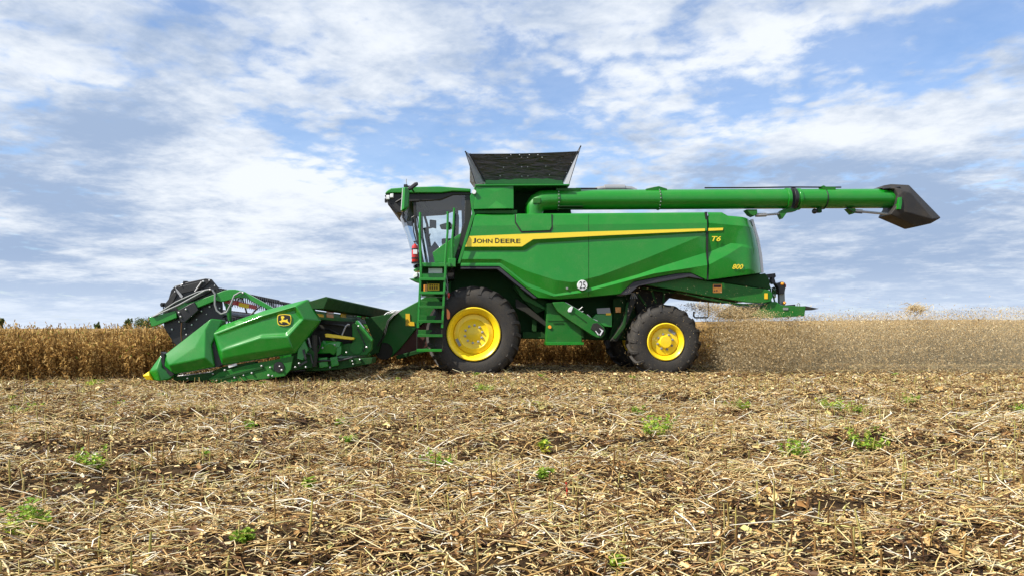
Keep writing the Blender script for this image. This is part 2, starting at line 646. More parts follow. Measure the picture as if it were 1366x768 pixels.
def text_mesh(s, box, y, m, parent, name, shear=0.0, bold=0.0, org=None):
    """flat lettering that fills the pixel box on plane y"""
    cu = bpy.data.curves.new('t', 'FONT')
    cu.body = s
    cu.shear = shear
    cu.offset = bold
    cu.extrude = 0.0
    cu.resolution_u = 6
    to = bpy.data.objects.new('t', cu)
    COL.objects.link(to)
    dg = bpy.context.evaluated_depsgraph_get()
    tm = bpy.data.meshes.new_from_object(to.evaluated_get(dg))
    bpy.data.objects.remove(to)
    vs = [v.co.copy() for v in tm.vertices]
    fs = [tuple(p.vertices) for p in tm.polygons]
    bpy.data.meshes.remove(tm)
    x0, x1 = min(v.x for v in vs), max(v.x for v in vs)
    y0, y1 = min(v.y for v in vs), max(v.y for v in vs)
    a = L(box[0], box[3], y)
    b = L(box[2], box[1], y)
    mb = MB()
    mb.add([(a[0] + (v.x - x0) / (x1 - x0) * (b[0] - a[0]), y, a[2] + (v.y - y0) / (y1 - y0) * (b[2] - a[2])) for v in vs], fs)
    if parent is None:
        return mb
    return mb.build(name, m, parent)


# ------------------------------------------------------------------ ground
def vnoise(x, y, s, seed):
    """smooth value noise on arrays"""
    r = np.random.default_rng(seed)
    T = r.random((64, 64))
    u, v = x / s, y / s
    i, j = np.floor(u).astype(int), np.floor(v).astype(int)
    fu, fv = u - i, v - j
    fu, fv = fu * fu * (3 - 2 * fu), fv * fv * (3 - 2 * fv)
    g = lambda a, b: T[a % 64, b % 64]
    return (g(i, j) * (1 - fu) + g(i + 1, j) * fu) * (1 - fv) + (g(i, j + 1) * (1 - fu) + g(i + 1, j + 1) * fu) * fv


def gz(x, y):
    x, y = np.asarray(x, float), np.asarray(y, float)
    near = np.clip((13.0 - y) / 3, 0.15, 1)
    h = (vnoise(x, y * 1.8, 1.1, 1) - 0.5) * 0.12 + (vnoise(x, y, 0.35, 2) - 0.5) * 0.10 + (vnoise(x, y, 0.13, 3) - 0.5) * 0.05
    h = h + (vnoise(x * 0.3, y * 1.25, 1.0, 4) - 0.5) * 0.16
    for wx, wy in ((-0.80, 15.2), (3.27, 15.5)):       # straw and soil pushed up beside the tyres
        h = h + 0.03 * np.exp(-(((x - wx) / 0.75) ** 2 + ((y - wy) / 0.28) ** 2)) / near
    return h * near - 0.10 * np.clip((y - 17) / 4, 0, 1) - 0.055 * np.clip((y - 10.5) / 2, 0, 1)


xs = np.arange(-16, 16.01, 0.07)
ys = np.concatenate([np.arange(0.5, 12, 0.06), np.arange(12, 24.01, 0.12)])
XX, YY = np.meshgrid(xs, ys)
ZZ = gz(XX, YY)
nx, ny = len(xs), len(ys)
idx = np.arange(nx * ny).reshape(ny, nx)
F = np.stack([idx[:-1, :-1], idx[:-1, 1:], idx[1:, 1:], idx[1:, :-1]], -1).reshape(-1, 4)
o = mesh_np('field_ground', np.stack([XX, YY, ZZ], -1).reshape(-1, 3), F, SOIL, smooth=True)
tag(o, kind='structure')
fv = np.array([(-900, -40, -0.30), (900, -40, -0.30), (900, 24, -0.30), (-900, 24, -0.30), (900, 1800, -13.5), (-900, 1800, -13.5)])
o = mesh_np('distant_ground', fv, [[0, 1, 2, 3], [3, 2, 4, 5]], SOIL)
tag(o, kind='structure')


def wedge_points(d0, d1, dens, half=0.74, extra=1.8):
    """random ground points between distances d0 and d1, reaching a little past the frame on both sides"""
    wmax = half * d1 + extra
    n = int(2 * wmax * (d1 - d0) * dens)
    y = d0 + rng.random(n) * (d1 - d0)
    x = (rng.random(n) * 2 - 1) * wmax
    ok = np.abs(x) < half * y + extra
    return x[ok], y[ok]


def frame(yaw, pitch):
    c, s, cp, sp = np.cos(yaw), np.sin(yaw), np.cos(pitch), np.sin(pitch)
    t = np.stack([c * cp, s * cp, sp], -1)
    side = np.stack([-s, c, np.zeros_like(c)], -1)
    up = np.cross(t, side)
    return t, side, up


def straws(base, length, rad, yaw, pitch, bend, tint):
    """three-sided bent stalks, three rings each"""
    n = len(base)
    t, side, up = frame(yaw, pitch)
    V = np.zeros((n, 3, 3, 3), np.float32)
    for k, u in enumerate((-0.5, 0.0, 0.5)):
        c = base + t * (length * u)[:, None] + (side * bend[:, None, ] + up * np.abs(bend)[:, None] * 0.6) * (1 - (2 * u) ** 2)
        for j in range(3):
            a = 2 * math.pi * j / 3 + 0.5
            V[:, k, j] = c + (side * math.cos(a) + up * math.sin(a)) * (rad * (1 if k == 1 else 0.75))[:, None]
    q = []
    for k in range(2):
        for j in range(3):
            q.append([k * 3 + j, k * 3 + (j + 1) % 3, (k + 1) * 3 + (j + 1) % 3, (k + 1) * 3 + j])
    F = (np.arange(n) * 9)[:, None, None] + np.array(q)[None]
    return V.reshape(-1, 3), F.reshape(-1, 4), np.repeat(tint, 9)


def flakes(base, ln, wd, yaw, pitch, roll, tint, curl=0.3):
    """curled husks and leaf scraps: two quads folded along the middle"""
    n = len(base)
    t, side, up = frame(yaw, pitch)
    s2 = side * np.cos(roll)[:, None] + up * np.sin(roll)[:, None]
    u2 = np.cross(t, s2)
    V = np.zeros((n, 6, 3), np.float32)
    a, b = (ln * 0.5)[:, None], (wd * 0.5)[:, None]
    cz = u2 * (wd * curl)[:, None]
    V[:, 0] = base - t * a - s2 * b * 0.5 + cz * 0.6
    V[:, 1] = base - t * a * 0.9
    V[:, 2] = base - t * a * 0.7 + s2 * b + cz
    V[:, 3] = base + t * a * 0.75 - s2 * b + cz
    V[:, 4] = base + t * a
    V[:, 5] = base + t * a * 0.8 + s2 * b * 0.6 + cz * 1.3
    F = (np.arange(n) * 6)[:, None, None] + np.array([[0, 1, 4, 3], [1, 2, 5, 4]])[None]
    return V.reshape(-1, 3), F.reshape(-1, 4), np.repeat(tint, 6)


def join(parts):
    V, F, T, o = [], [], [], 0
    for v, f, t in parts:
        V.append(v)
        F.append(f + o)
        T.append(t)
        o += len(v)
    return np.concatenate(V), np.concatenate(F), np.concatenate(T)


def litter():
    parts = []
    for d0, d1, ds, dl, sc_ in ((1.8, 6, 1450, 1650, 1.0), (6, 10, 900, 1100, 1.15), (10, 14, 560, 800, 1.3), (14, 20.3, 300, 560, 1.4)):
        x, y = wedge_points(d0, d1, ds)
        # straw lies in drifts: thin it where the soil shows
        keep = rng.random(len(x)) < np.clip(-0.1 + 2.2 * vnoise(x, y * 1.4, 0.40, 5), 0.22, 1)
        x, y = x[keep], y[keep]
        n = len(x)
        ln = np.clip(rng.lognormal(-2.72, 0.58, n), 0.025, 0.32 if d0 < 6 else 0.22) * sc_
        rad = (0.0018 + 0.0031 * rng.random(n) ** 2) * (0.75 + ln * 2) * sc_
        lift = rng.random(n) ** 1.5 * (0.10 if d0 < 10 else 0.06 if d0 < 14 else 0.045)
        yaw = rng.random(n) * math.tau
        mk = rng.random(n) < 0.45
        yaw[mk] = rng.normal(0.12, 0.45, mk.sum())
        pitch = rng.normal(0, 0.27, n)
        z = gz(x, y) + 0.004 + lift + np.abs(np.sin(pitch)) * ln * 0.35
        tint = np.clip(rng.beta(1.3, 1.0, n) + 0.15 * (vnoise(x, y, 0.8, 9) - 0.5) - 0.0 + (lift - 0.03) * 2.5, 0, 1)  # low-lying straws tinted darker: shade deep in the litter put into the colour
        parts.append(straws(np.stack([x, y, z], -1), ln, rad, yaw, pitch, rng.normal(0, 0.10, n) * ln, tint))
        x, y = wedge_points(d0, d1, dl)
        keep = rng.random(len(x)) < np.clip(0.0 + 2.0 * vnoise(x, y * 1.4, 0.40, 5), 0.40, 1)
        x, y = x[keep], y[keep]
        n = len(x)
        ln = np.clip(rng.lognormal(-3.6, 0.45, n), 0.010, 0.075) * sc_
        wd = ln * (0.2 + 0.45 * rng.random(n))
        z = gz(x, y) + 0.006 + rng.random(n) ** 2 * 0.05
        parts.append(flakes(np.stack([x, y, z], -1), ln, wd, rng.random(n) * math.tau, rng.normal(0, 0.35, n), rng.normal(0, 0.6, n),
                            np.clip(rng.beta(1.1, 1.15, n), 0, 1)))
    V, F, T = join(parts)
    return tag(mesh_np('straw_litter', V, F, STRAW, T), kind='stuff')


litter()


def stubble():
    parts = []
    rows = np.arange(2.6, 14.0, 0.38)
    for ry in rows:
        half = 0.74 * ry + 1.2
        n = int(2 * half * 10)
        x = (rng.random(n) * 2 - 1) * half
        y = ry + rng.normal(0, 0.05, n)
        keep = rng.random(n) < np.clip(1.7 * vnoise(x, y, 0.9, 21) - 0.2, 0, 1)
        x, y = x[keep], y[keep]
        n = len(x)
        ln = np.clip(rng.normal(0.14, 0.035, n), 0.06, 0.24)
        tilt = np.pi / 2 + rng.normal(0, 0.13, n)
        z = gz(x, y) + ln * 0.42
        rad = 0.0042 + 0.0032 * rng.random(n)
        parts.append(straws(np.stack([x, y, z], -1), ln, rad, rng.random(n) * math.tau, tilt, rng.normal(0, 0.02, n) * ln, rng.random(n)))
    V, F, T = join(parts)
    return tag(mesh_np('stubble', V, F, STUB, T), kind='stuff')


stubble()


# ------------------------------------------------------------------ standing soybeans
def soy_variant(r, hgt):
    parts = []

    def seg(p0, p1, ra, tint):
        p0, p1 = np.array(p0), np.array(p1)
        d = p1 - p0
        ln = np.linalg.norm(d)
        yaw = math.atan2(d[1], d[0])
        pit = math.asin(d[2] / ln)
        parts.append(straws(((p0 + p1) / 2)[None], np.array([ln]), np.array([ra]), np.array([yaw]), np.array([pit]), np.array([r.normal(0, 0.02)]), np.array([tint])))

    stems = [(np.zeros(3), np.array([r.normal(0, 0.06), r.normal(0, 0.06), hgt]))]
    for k in range(r.integers(2, 5)):
        a, h0 = r.random() * math.tau, 0.08 + 0.3 * r.random()
        h1 = hgt * (0.6 + 0.38 * r.random())
        rr = 0.07 + 0.13 * r.random()
        stems.append((np.array([0, 0, h0]), np.array([rr * math.cos(a), rr * math.sin(a), h1])))
    B, LN, WD, YW, PT, RL, TT = [], [], [], [], [], [], []
    for p0, p1 in stems:
        seg(p0, p1, 0.0042, 0.15 + 0.25 * r.random())
        L_ = np.linalg.norm(p1 - p0)
        for q in range(int(L_ * 30)):
            u = 0.10 + 0.92 * r.random() ** 0.85
            c = p0 + (p1 - p0) * min(u, 1.0)
            a = r.random() * math.tau
            off = 0.012 + 0.035 * r.random()
            B.append(c + np.array([math.cos(a) * off, math.sin(a) * off, r.normal(0, 0.02)]))
            LN.append(0.045 + 0.025 * r.random())
            WD.append(0.013 + 0.008 * r.random())
            YW.append(a)
            PT.append(r.normal(-0.7, 0.6) if u < 0.97 else 1.0)
            RL.append(r.normal(0, 1))
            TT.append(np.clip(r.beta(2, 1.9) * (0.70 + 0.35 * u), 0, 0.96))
        for q in range(int(L_ * 7)):       # dry hanging leaves and petioles
            u = r.random()
            c = p0 + (p1 - p0) * u
            a = r.random() * math.tau
            B.append(c + np.array([math.cos(a), math.sin(a), 0]) * (0.04 + 0.07 * r.random()))
            LN.append(0.05 + 0.05 * r.random())
            WD.append(0.02 + 0.025 * r.random())
            YW.append(a)
            PT.append(r.normal(-0.8, 0.5))
            RL.append(r.normal(0, 1.2))
            TT.append(np.clip(0.25 + 0.6 * r.random(), 0, 0.95) if r.random() > 0.02 else 1.0)
    parts.append(flakes(np.array(B), np.array(LN), np.array(WD), np.array(YW), np.array(PT), np.array(RL), np.array(TT), 0.5))
    return join(parts)


def plant_block(lo, hi, dens, hmin, hmax, variants, keepf=None):
    """plants over a rectangle in the machine's frame, as one list of mesh pieces"""
    n = int((hi[0] - lo[0]) * (hi[1] - lo[1]) * dens)
    lx = lo[0] + rng.random(n) * (hi[0] - lo[0])
    ly = lo[1] + rng.random(n) * (hi[1] - lo[1])
    out = []
    wx = lx * CA - ly * SA
    wy = D0 + lx * SA + ly * CA
    ok = np.abs(wx) < 0.76 * wy + 0.5
    if keepf is not None:
        ok &= keepf(lx, ly)
    lx, ly, wx, wy = lx[ok], ly[ok], wx[ok], wy[ok]
    n = len(lx)
    which = rng.integers(0, len(variants), n)
    rot = rng.random(n) * math.tau
    scl = hmin + (hmax - hmin) * (0.55 * vnoise(wx + 100, wy, 1.7, 31) + 0.45 * rng.random(n))
    zz = gz(wx, wy) - 0.01
    for k, (V, F, T) in enumerate(variants):
        s = np.where(which == k)[0]
        if not len(s):
            continue
        c, sn = np.cos(rot[s])[:, None], np.sin(rot[s])[:, None]
        W = np.stack([(V[None, :, 0] * c - V[None, :, 1] * sn) * scl[s][:, None] + wx[s][:, None],
                      (V[None, :, 0] * sn + V[None, :, 1] * c) * scl[s][:, None] + wy[s][:, None],
                      V[None, :, 2] * scl[s][:, None] + zz[s][:, None]], -1)
        FF = F[None] + (np.arange(len(s)) * len(V))[:, None, None]
        TT = np.clip(T[None] * (0.8 + 0.35 * rng.random(len(s)))[:, None], 0, 1)
        TT = np.where(T[None] > 0.99, 1.0, TT)
        out.append((W.reshape(-1, 3), FF.reshape(-1, F.shape[1]), TT.reshape(-1)))
    return join(out)


vr = np.random.default_rng(5)
VAR = [soy_variant(vr, 0.86 + 0.22 * vr.random()) for _ in range(9)]
CROP_FAR_Y = 4.3
HEAD_FRONT_X = -6.55
parts = [plant_block((-16, -1.35), (HEAD_FRONT_X, 0.6), 36, 0.76, 1.16, VAR),
         plant_block((-18, 0.6), (HEAD_FRONT_X, 6), 16, 0.78, 1.16, VAR),
         plant_block((-26, 6), (-6, 14), 9, 0.72, 1.02, VAR)]
V, F, T = join(parts)
tag(mesh_np('standing_soybeans', V, F, CROP, T), kind='stuff')
parts = [plant_block((-5.5, CROP_FAR_Y), (17, CROP_FAR_Y + 1.5), 40, 0.98, 1.16, VAR),
         plant_block((-7, CROP_FAR_Y + 1.5), (20, 11), 14, 1.0, 1.18, VAR),
         plant_block((-6, 11), (28, 20), 5, 1.02, 1.22, VAR)]
V, F, T = join(parts)
tag(mesh_np('standing_soybeans_behind', V, F, CROP, T), kind='stuff').name = 'ripe_soybean_rows'

# the top of the far crop as one rough sheet out to the skyline
xs2 = np.concatenate([np.arange(-60, 60, 1.2)])
ys2 = np.concatenate([np.arange(23.5, 60, 1.0), np.arange(60, 260, 8)])
XX, YY = np.meshgrid(xs2, ys2)
XX = XX * np.clip(YY / 45, 1, 10)
ZZ = 0.66 + 0.20 * rng.random(XX.shape) - 0.0075 * (YY - 24) * np.clip(1 - (XX + 2) / 8, 0, 1) + 0.12 * np.clip(XX / 4, 0, 1) + 0.30 * np.clip((XX - 4) / 20, 0, 1) * np.clip((YY - 22) / 12, 0, 1)
nx, ny = len(xs2), len(ys2)
idx = np.arange(nx * ny).reshape(ny, nx)
F = np.stack([idx[:-1, :-1], idx[:-1, 1:], idx[1:, 1:], idx[1:, :-1]], -1).reshape(-1, 4)
# keep the sheet out of the strip that is already cut and out of the harvester
o = mesh_np('far_crop_canopy', np.stack([XX, YY, ZZ], -1).reshape(-1, 3), F, CROP, (0.15 + 0.55 * rng.random(XX.size)))
tag(o, kind='stuff')


# ------------------------------------------------------------------ trees beyond the crop
def tree(name, label, x, y, h, w, group, ht=0.3):
    root = bpy.data.objects.new(name, None)
    COL.objects.link(root)
    root.location = (x, y, -0.3 - 0.0074 * (y - 24))
    tag(root, label, 'tree', group)
    tb = MB()
    tb.tube([(0, 0, 0), (0.05 * h, 0, h * 0.35), (0.02 * h, 0.02 * h, h * 0.75)], [0.035 * h, 0.025 * h, 0.008 * h], 8)
    for k in range(5):
        a = k * 1.3
        tb.tube([(0.04 * h, 0, h * (0.3 + 0.07 * k)), (math.cos(a) * w * 0.3, math.sin(a) * w * 0.3, h * (0.55 + 0.06 * k))], [0.014 * h, 0.005 * h], 6)
    tb.build('trunk', BARK, root)
    n = 2200
    cl = rng.normal(0, 1, (26, 3)) * np.array([w * 0.24, w * 0.24, h * 0.16]) + np.array([0, 0, h * (ht + (1 - ht) * 0.5)])
    q = cl[rng.integers(0, 26, n)] + rng.normal(0, 1, (n, 3)) * np.array([w * 0.085, w * 0.085, h * 0.07])
    q[:, 2] = np.clip(q[:, 2], h * 0.08, h)
    s = 0.06 * h * (0.6 + 0.8 * rng.random(n))
    V, F, T = flakes(q, s, s * 0.7, rng.random(n) * math.tau, rng.normal(0, 0.7, n), rng.normal(0, 1, n), rng.random(n))
    c = mesh_np('crown', V, F, TREEL, T)
    c.parent = root


def skypt(px, d):
    return (px - CX) / FPX * d, d


for px, d, h, w, lab in ((200, 120, 3.2, 5.2, 'round green bush behind the ripe crop, by the front of the reel'),
                         (171, 130, 2.9, 1.1, 'small slim tree on the skyline, left of the green bush'),
                         (130, 150, 2.5, 1.0, 'tiny dark tree on the skyline above the middle of the ripe crop'),
                         (0, 110, 3.0, 0.7, 'thin tree tip at the very left edge of the skyline')):
    x, y = skypt(px, d)
    tree('tree', lab, x, y, h, w, None, 0.15)


# ------------------------------------------------------------------ the combine harvester
combine = thing('combine_harvester', 'large green combine harvester with yellow wheels cutting the soybean field', 'combine harvester', (0.6, 1.65, 0.0))
YP = 0.10                          # plane of the side panels


def loft(rows, n, y, endfall=None):
    """rows of (px, py, bulge) control points, joined into one sheet of n columns"""
    mb = MB()
    v = []
    for row in rows:
        a = np.array([p[0] for p in row], float)
        b = np.array([p[1] for p in row], float)
        d = np.array([p[2] for p in row], float)
        xx = np.linspace(a[0], a[-1], n)
        bb, dd = np.interp(xx, a, b), np.interp(xx, a, d)
        for i in range(n):
            x, _, z = L(xx[i], bb[i], y)
            dep = dd[i]
            if endfall:
                t = i / (n - 1)
                if t > endfall[0]:
                    dep -= endfall[1] * ((t - endfall[0]) / (1 - endfall[0])) ** 2
            v.append((x, y - dep, z))
    k = len(rows)
    mb.add(v, [(r * n + i, r * n + i + 1, (r + 1) * n + i + 1, (r + 1) * n + i) for r in range(k - 1) for i in range(n - 1)])
    return mb


def const(pts, d):
    return [(a, b, d) for a, b in pts]


def pdep(rows, px, py):
    """bulge of a lofted panel at a pixel"""
    yy, dd = [], []
    for row in rows:
        a = [p[0] for p in row]
        yy.append(np.interp(px, a, [p[1] for p in row]))
        dd.append(np.interp(px, a, [p[2] for p in row]))
    return float(np.interp(py, yy, dd))


panel_rows = [
    const([(634.5, 285), (942, 282.6)], -0.14),
    const([(634, 285.6), (942, 283.2)], -0.03),
    const([(633, 288), (942, 285.5)], 0.0),
    const([(630, 302), (942, 298)], 0.055),
    const([(626, 315), (691, 312.3), (800, 308.6), (942, 304.7)], 0.062),
    const([(620.5, 329.6), (696, 329.2), (711, 319.6), (800, 314.8), (942, 308.3)], 0.062),
    const([(619, 335), (700, 334.5), (716, 325), (800, 319.5), (942, 310.5)], 0.015),
    [(616, 346, 0.05), (668, 346, 0.05), (700, 361, 0.075), (740, 374, 0.10), (762, 377, 0.10), (800, 368, 0.085), (860, 345.5, 0.06), (942, 312, 0.02)],
    [(615, 351, 0.02), (668, 351, 0.02), (700, 376, 0.03), (740, 392, 0.045), (780, 386, 0.035), (850, 366.5, 0.01), (880, 356, 0.0), (942, 337, -0.01)],
    [(614.7, 353, 0.03), (668, 353, 0.03), (704, 383, 0.05), (738, 395, 0.06), (780, 389.5, 0.07), (828, 377, 0.075), (871, 365.2, 0.07), (921, 357.5, 0.07), (942, 354, 0.07)],
    [(614.4, 355, 0.03), (666, 355, 0.03), (690, 375, 0.03), (717, 396.5, 0.03), (745, 398.6, 0.03), (780, 396.2, 0.03), (827, 391.5, 0.03), (836, 383, 0.03), (845, 375.2, 0.03),
     (902, 364.6, 0.03), (921, 363.6, 0.03), (932, 368.6, 0.03), (942, 373, 0.03)],
    [(614.4, 355.8, -0.06), (666, 355.8, -0.06), (690, 375.8, -0.06), (717, 397.3, -0.06), (745, 399.4, -0.06), (780, 397, -0.06), (827, 392.3, -0.06), (836, 384, -0.06), (845, 376, -0.06),
     (902, 365.4, -0.06), (921, 364.4, -0.06), (932, 369.4, -0.06), (942, 373.8, -0.06)]]
side = loft(panel_rows, 150, YP).build('side_panel', GREEN, combine, smooth=9)
rear_rows = [
    const([(944.5, 282.6), (963.7, 282.6), (971, 287), (1007.5, 290.2)], -0.14),
    const([(944.5, 283.2), (963.7, 283.2), (971, 287.6), (1007.6, 290.8)], -0.03),
    const([(944.5, 286), (963, 286), (972, 290), (1008.5, 293)], 0.0),
    const([(944.5, 298), (1012, 304)], 0.055),
    const([(944.5, 312), (980, 314), (1016.5, 318)], 0.03),
    [(944.5, 337, -0.01), (975, 324.5, 0.0), (988, 326, 0.03), (1018.3, 331, 0.05)],
    [(944.5, 353.6, 0.07), (970, 340, 0.07), (988, 329, 0.05), (1019, 336, 0.05)],
    [(944.5, 366, 0.05), (1021.5, 356, 0.05)],
    const([(944.5, 373.2), (1022.5, 362.6)], 0.03),
    const([(944.5, 374), (1022.7, 363.4)], -0.06)]
rearp = loft(rear_rows, 60, YP, (0.66, 0.32)).build('side_panel', GREEN, combine, smooth=9)
# the body behind the panels, right through to the far side
sil = [(637, 286), (690, 285.5), (940, 284), (966, 284), (973, 288), (1006, 291), (1016, 318), (1020, 340), (1021.5, 362), (945, 371.5), (930, 366), (905, 363), (848, 373), (830, 389), (720, 394), (668, 354), (618, 354)]
MB().prism([(946, 284.5), (965, 284.5), (973, 288.5), (1006, 291.2), (1014, 318), (1018, 340), (1020.5, 362.3), (946, 372)], 0.44, 2.75, yref=0.12).build('rear_hood', GREEN, combine, 0.04)
MB().prism([(638, 287), (942, 285), (942, 372), (930, 365), (905, 362), (846, 372), (828, 388), (722, 393), (670, 352), (622, 352), (618, 340)], 0.24, 3.1, yref=0.12).build('body_shell', GREEN_U, combine, 0.02)
MB().prism([(1007.5, 290.8), (1010.3, 290.5), (1018.6, 318), (1022.5, 340), (1024.6, 362.8), (1020, 362.8), (1018, 340), (1014, 318)], 0.43, 2.7, yref=0.2).build('rear_window_strip', WHITE, combine, 0.004)
# seams, stripe, lettering
MB().prism([(940.5, 283), (943.5, 283), (944.6, 311), (945, 373.5), (943, 373.5), (942, 311)], YP - 0.035, YP + 0.1).build('panel_gap', INK, combine)
seam = MB()
pys = list(np.linspace(285.6, 395, 60))
v = [L(px, py, YP - pdep(panel_rows, px, py) - 0.0025) for px in (784.9, 785.6) for py in pys]
seam.add(v, [(i, i + 1, i + 61, i + 60) for i in range(59)])
seam.build('panel_seam', GREEN_U, combine)
fl = MB()
fl.facets({'a': (688.3, 286, 0.02), 'b': (735.5, 286, 0.02), 'c': (735.5, 303, 0.073), 'd': (733, 308, 0.078), 'e': (696, 309.3, 0.078), 'f': (688.3, 297, 0.06)},
          [('a', 'b', 'c', 'f'), ('f', 'c', 'd', 'e')], YP, ['a', 'b', 'c', 'd', 'e', 'f'], 0.0)
fl.build('filler_flap', GREEN, combine, 0.006, smooth=9)
fg = MB()
fg.facets({'a': (686.7, 286, 0.012), 'b': (737, 286, 0.012), 'c': (737, 305, 0.068), 'd': (734.5, 310.2, 0.069), 'e': (694.8, 311, 0.069), 'f': (686.7, 298, 0.055)},
          [('a', 'b', 'c', 'f'), ('f', 'c', 'd', 'e')], YP, ['a', 'b', 'c', 'd', 'e', 'f'], 0.0)
fg.build('flap_gap', INK, combine, smooth=9)
st = MB()
top = [(626, 315.2), (691, 312.5), (800, 308.8), (940.5, 304.9)]
bot = [(620.7, 329.3), (696.4, 329.0), (711, 319.4), (800, 314.6), (940.5, 308.2)]
st.prism(top + bot[::-1], YP - 0.066, YP - 0.04)
st.build('yellow_stripe', STRIPE, combine)
MB().prism([(945.2, 304.6), (964.8, 304.1), (964.2, 307.3), (945.2, 308.2)], YP - 0.056, YP - 0.02).build('yellow_stripe', STRIPE, combine)
tb = MB()
for s, bx in (('J', (630.5, 317.9, 635.0, 324.6)), ('OHN', (636.0, 318.9, 657, 324.5)), ('D', (660.4, 317.9, 666.4, 324.5)), ('EERE', (667.6, 318.9, 694.3, 324.5))):
    t_ = text_mesh(s, bx, YP - 0.068, INK, None, '', bold=0.022)
    tb.add(t_.v, t_.f)
tb.build('lettering', INK, combine)
text_mesh('T6', (949.5, 315.3, 961.8, 322), YP - 0.052, STRIPE, combine, 'model_lettering', 0.3, 0.02)
text_mesh('800', (977, 352.6, 991.5, 359), YP - 0.072, STRIPE, combine, 'model_lettering', 0.3, 0.02)
sg = MB().disc(777, 380.3, YP - 0.115, 6.9, 0.06, 32).build('speed_sticker', WHITE, combine)
text_mesh('25', (773, 375.4, 781.2, 385.2), YP - 0.1165, INK, sg, 'numerals', 0.0, 0.01)
MB().disc(756.5, 384.5, YP - 0.082, 1.5, 0.03, 12).build('panel_latch', GREY, combine)
# black arch trims
MB().prism([(614, 355.9), (666, 355.9), (690, 376), (717, 397.6), (712, 397.6), (686, 377.5), (663, 359), (614, 359)], YP - 0.02, 0.4).build('arch_trim', TRIM, combine, 0.008)
MB().prism([(826, 392.5), (836, 383.8), (845.5, 376), (902, 365.4), (921, 364.2), (932, 369.4), (940, 373), (919, 369.5), (894, 374), (852, 381.5), (842, 390), (836, 393)], YP - 0.02, 0.4).build('arch_trim', TRIM, combine, 0.008)

# front side box and grain tank
fb = MB()
fb.facets({'a': (634.5, 247.5, -0.02), 'b': (685.3, 246.8, -0.02), 'c': (685.3, 278.8, 0.02), 'd': (632, 279.6, 0.02), 'e': (662, 268, 0.0), 'f': (650, 279.3, 0.055), 'g': (677, 278.9, 0.055), 'h': (660, 256, 0.015)},
          [('a', 'b', 'h'), ('a', 'h', 'd'), ('h', 'b', 'c'), ('h', 'c', 'g', 'e'), ('h', 'e', 'f', 'd'), ('e', 'g', 'f')], YP, ['a', 'b', 'c', 'g', 'f', 'd'], 0.55)
fb.build('tank_side_box', GREEN, combine, 0.01, smooth=6)
MB().prism([(633, 280.8), (690, 280.3), (690, 284.6), (632, 285)], YP + 0.07, 0.5).build('body_rail', GREEN_D, combine, 0.005)
MB().prism([(627, 262), (632, 252), (634.5, 247.5), (632, 280), (634, 285), (614, 352), (610, 352), (630, 284)], YP - 0.0, 0.5).build('front_edge_trim', GREEN, combine, 0.008)
MB().disc(632.2, 256, YP - 0.06, 3.0, 0.12).build('side_lamp', LAMP, combine)
MB().prism([(634, 246.2), (760, 245.6), (760, 247.4), (634, 248)], YP - 0.02, 3.0).build('tank_deck_plate', GREEN, combine, 0.004)
MB().prism([(640, 248), (762, 247.6), (768, 287), (636, 287)], 0.95, 2.8, yref=0.4).build('grain_tank', GREEN_U, combine, 0.02)
MB().prism([(647.5, 240), (668, 238.8), (735, 237.6), (751.5, 239), (752, 246), (647, 246)], 0.30, 2.75).build('tank_collar', GREEN, combine, 0.01)
# canvas extension flaps, flaring outwards
zb = L(650, 243, 0.33)[2]


def flap(pts, th, name, m, smooth=40):
    mb = MB()
    a = [Vector(p) for p in pts]
    nrm = (a[1] - a[0]).cross(a[3] - a[0]).normalized() * th
    v = [p for p in a] + [p + nrm for p in a]
    mb.add(v, [(0, 1, 2, 3), (7, 6, 5, 4), (0, 4, 5, 1), (1, 5, 6, 2), (2, 6, 7, 3), (3, 7, 4, 0)])
    return mb.build(name, m, combine, smooth=smooth)


nb0, nb1 = L(647.5, 243, 0.32), L(750.5, 243, 0.32)
nt0, nt1 = L(626.5, 205.3, 0.02), L(771, 202.0, 0.02)
# near flap as a sagging cloth sheet
cl = MB()
NU, NV = 48, 30
vv = []
for j in range(NV + 1):
    for i in range(NU + 1):
        u, w = i / NU, j / NV
        p = Vector(nb0).lerp(Vector(nb1), u).lerp(Vector(nt0).lerp(Vector(nt1), u), w)
        edge = math.sin(math.pi * u) * math.sin(math.pi * w)
        wr = 0.045 * math.sin(w * 24 + 3 * math.sin(u * 7) + 2 * u) * max(0.05, abs(u - 0.5) * 1.6 - 0.15) + 0.010 * math.sin(u * 31 + w * 9)
        p += Vector((0, 0.05 * edge + wr * (edge ** 0.5), -0.018 * w * math.sin(math.pi * u)))
        vv.append(p)
cl.add(vv, [(j * (NU + 1) + i, j * (NU + 1) + i + 1, (j + 1) * (NU + 1) + i + 1, (j + 1) * (NU + 1) + i) for j in range(NV) for i in range(NU)])
cl.add([p + Vector((0, 0.015, 0)) for p in vv], [(j * (NU + 1) + i, j * (NU + 1) + i + 1, (j + 1) * (NU + 1) + i + 1, (j + 1) * (NU + 1) + i) for j in range(NV) for i in range(NU)])
tarp = cl.build('tank_cover', TARP, combine, smooth=60)


def tarp_pt(px, py):
    w = (243 - py) / (243 - 203.5)
    y = 0.32 + (0.02 - 0.32) * w
    return L(px, py, y - 0.0)


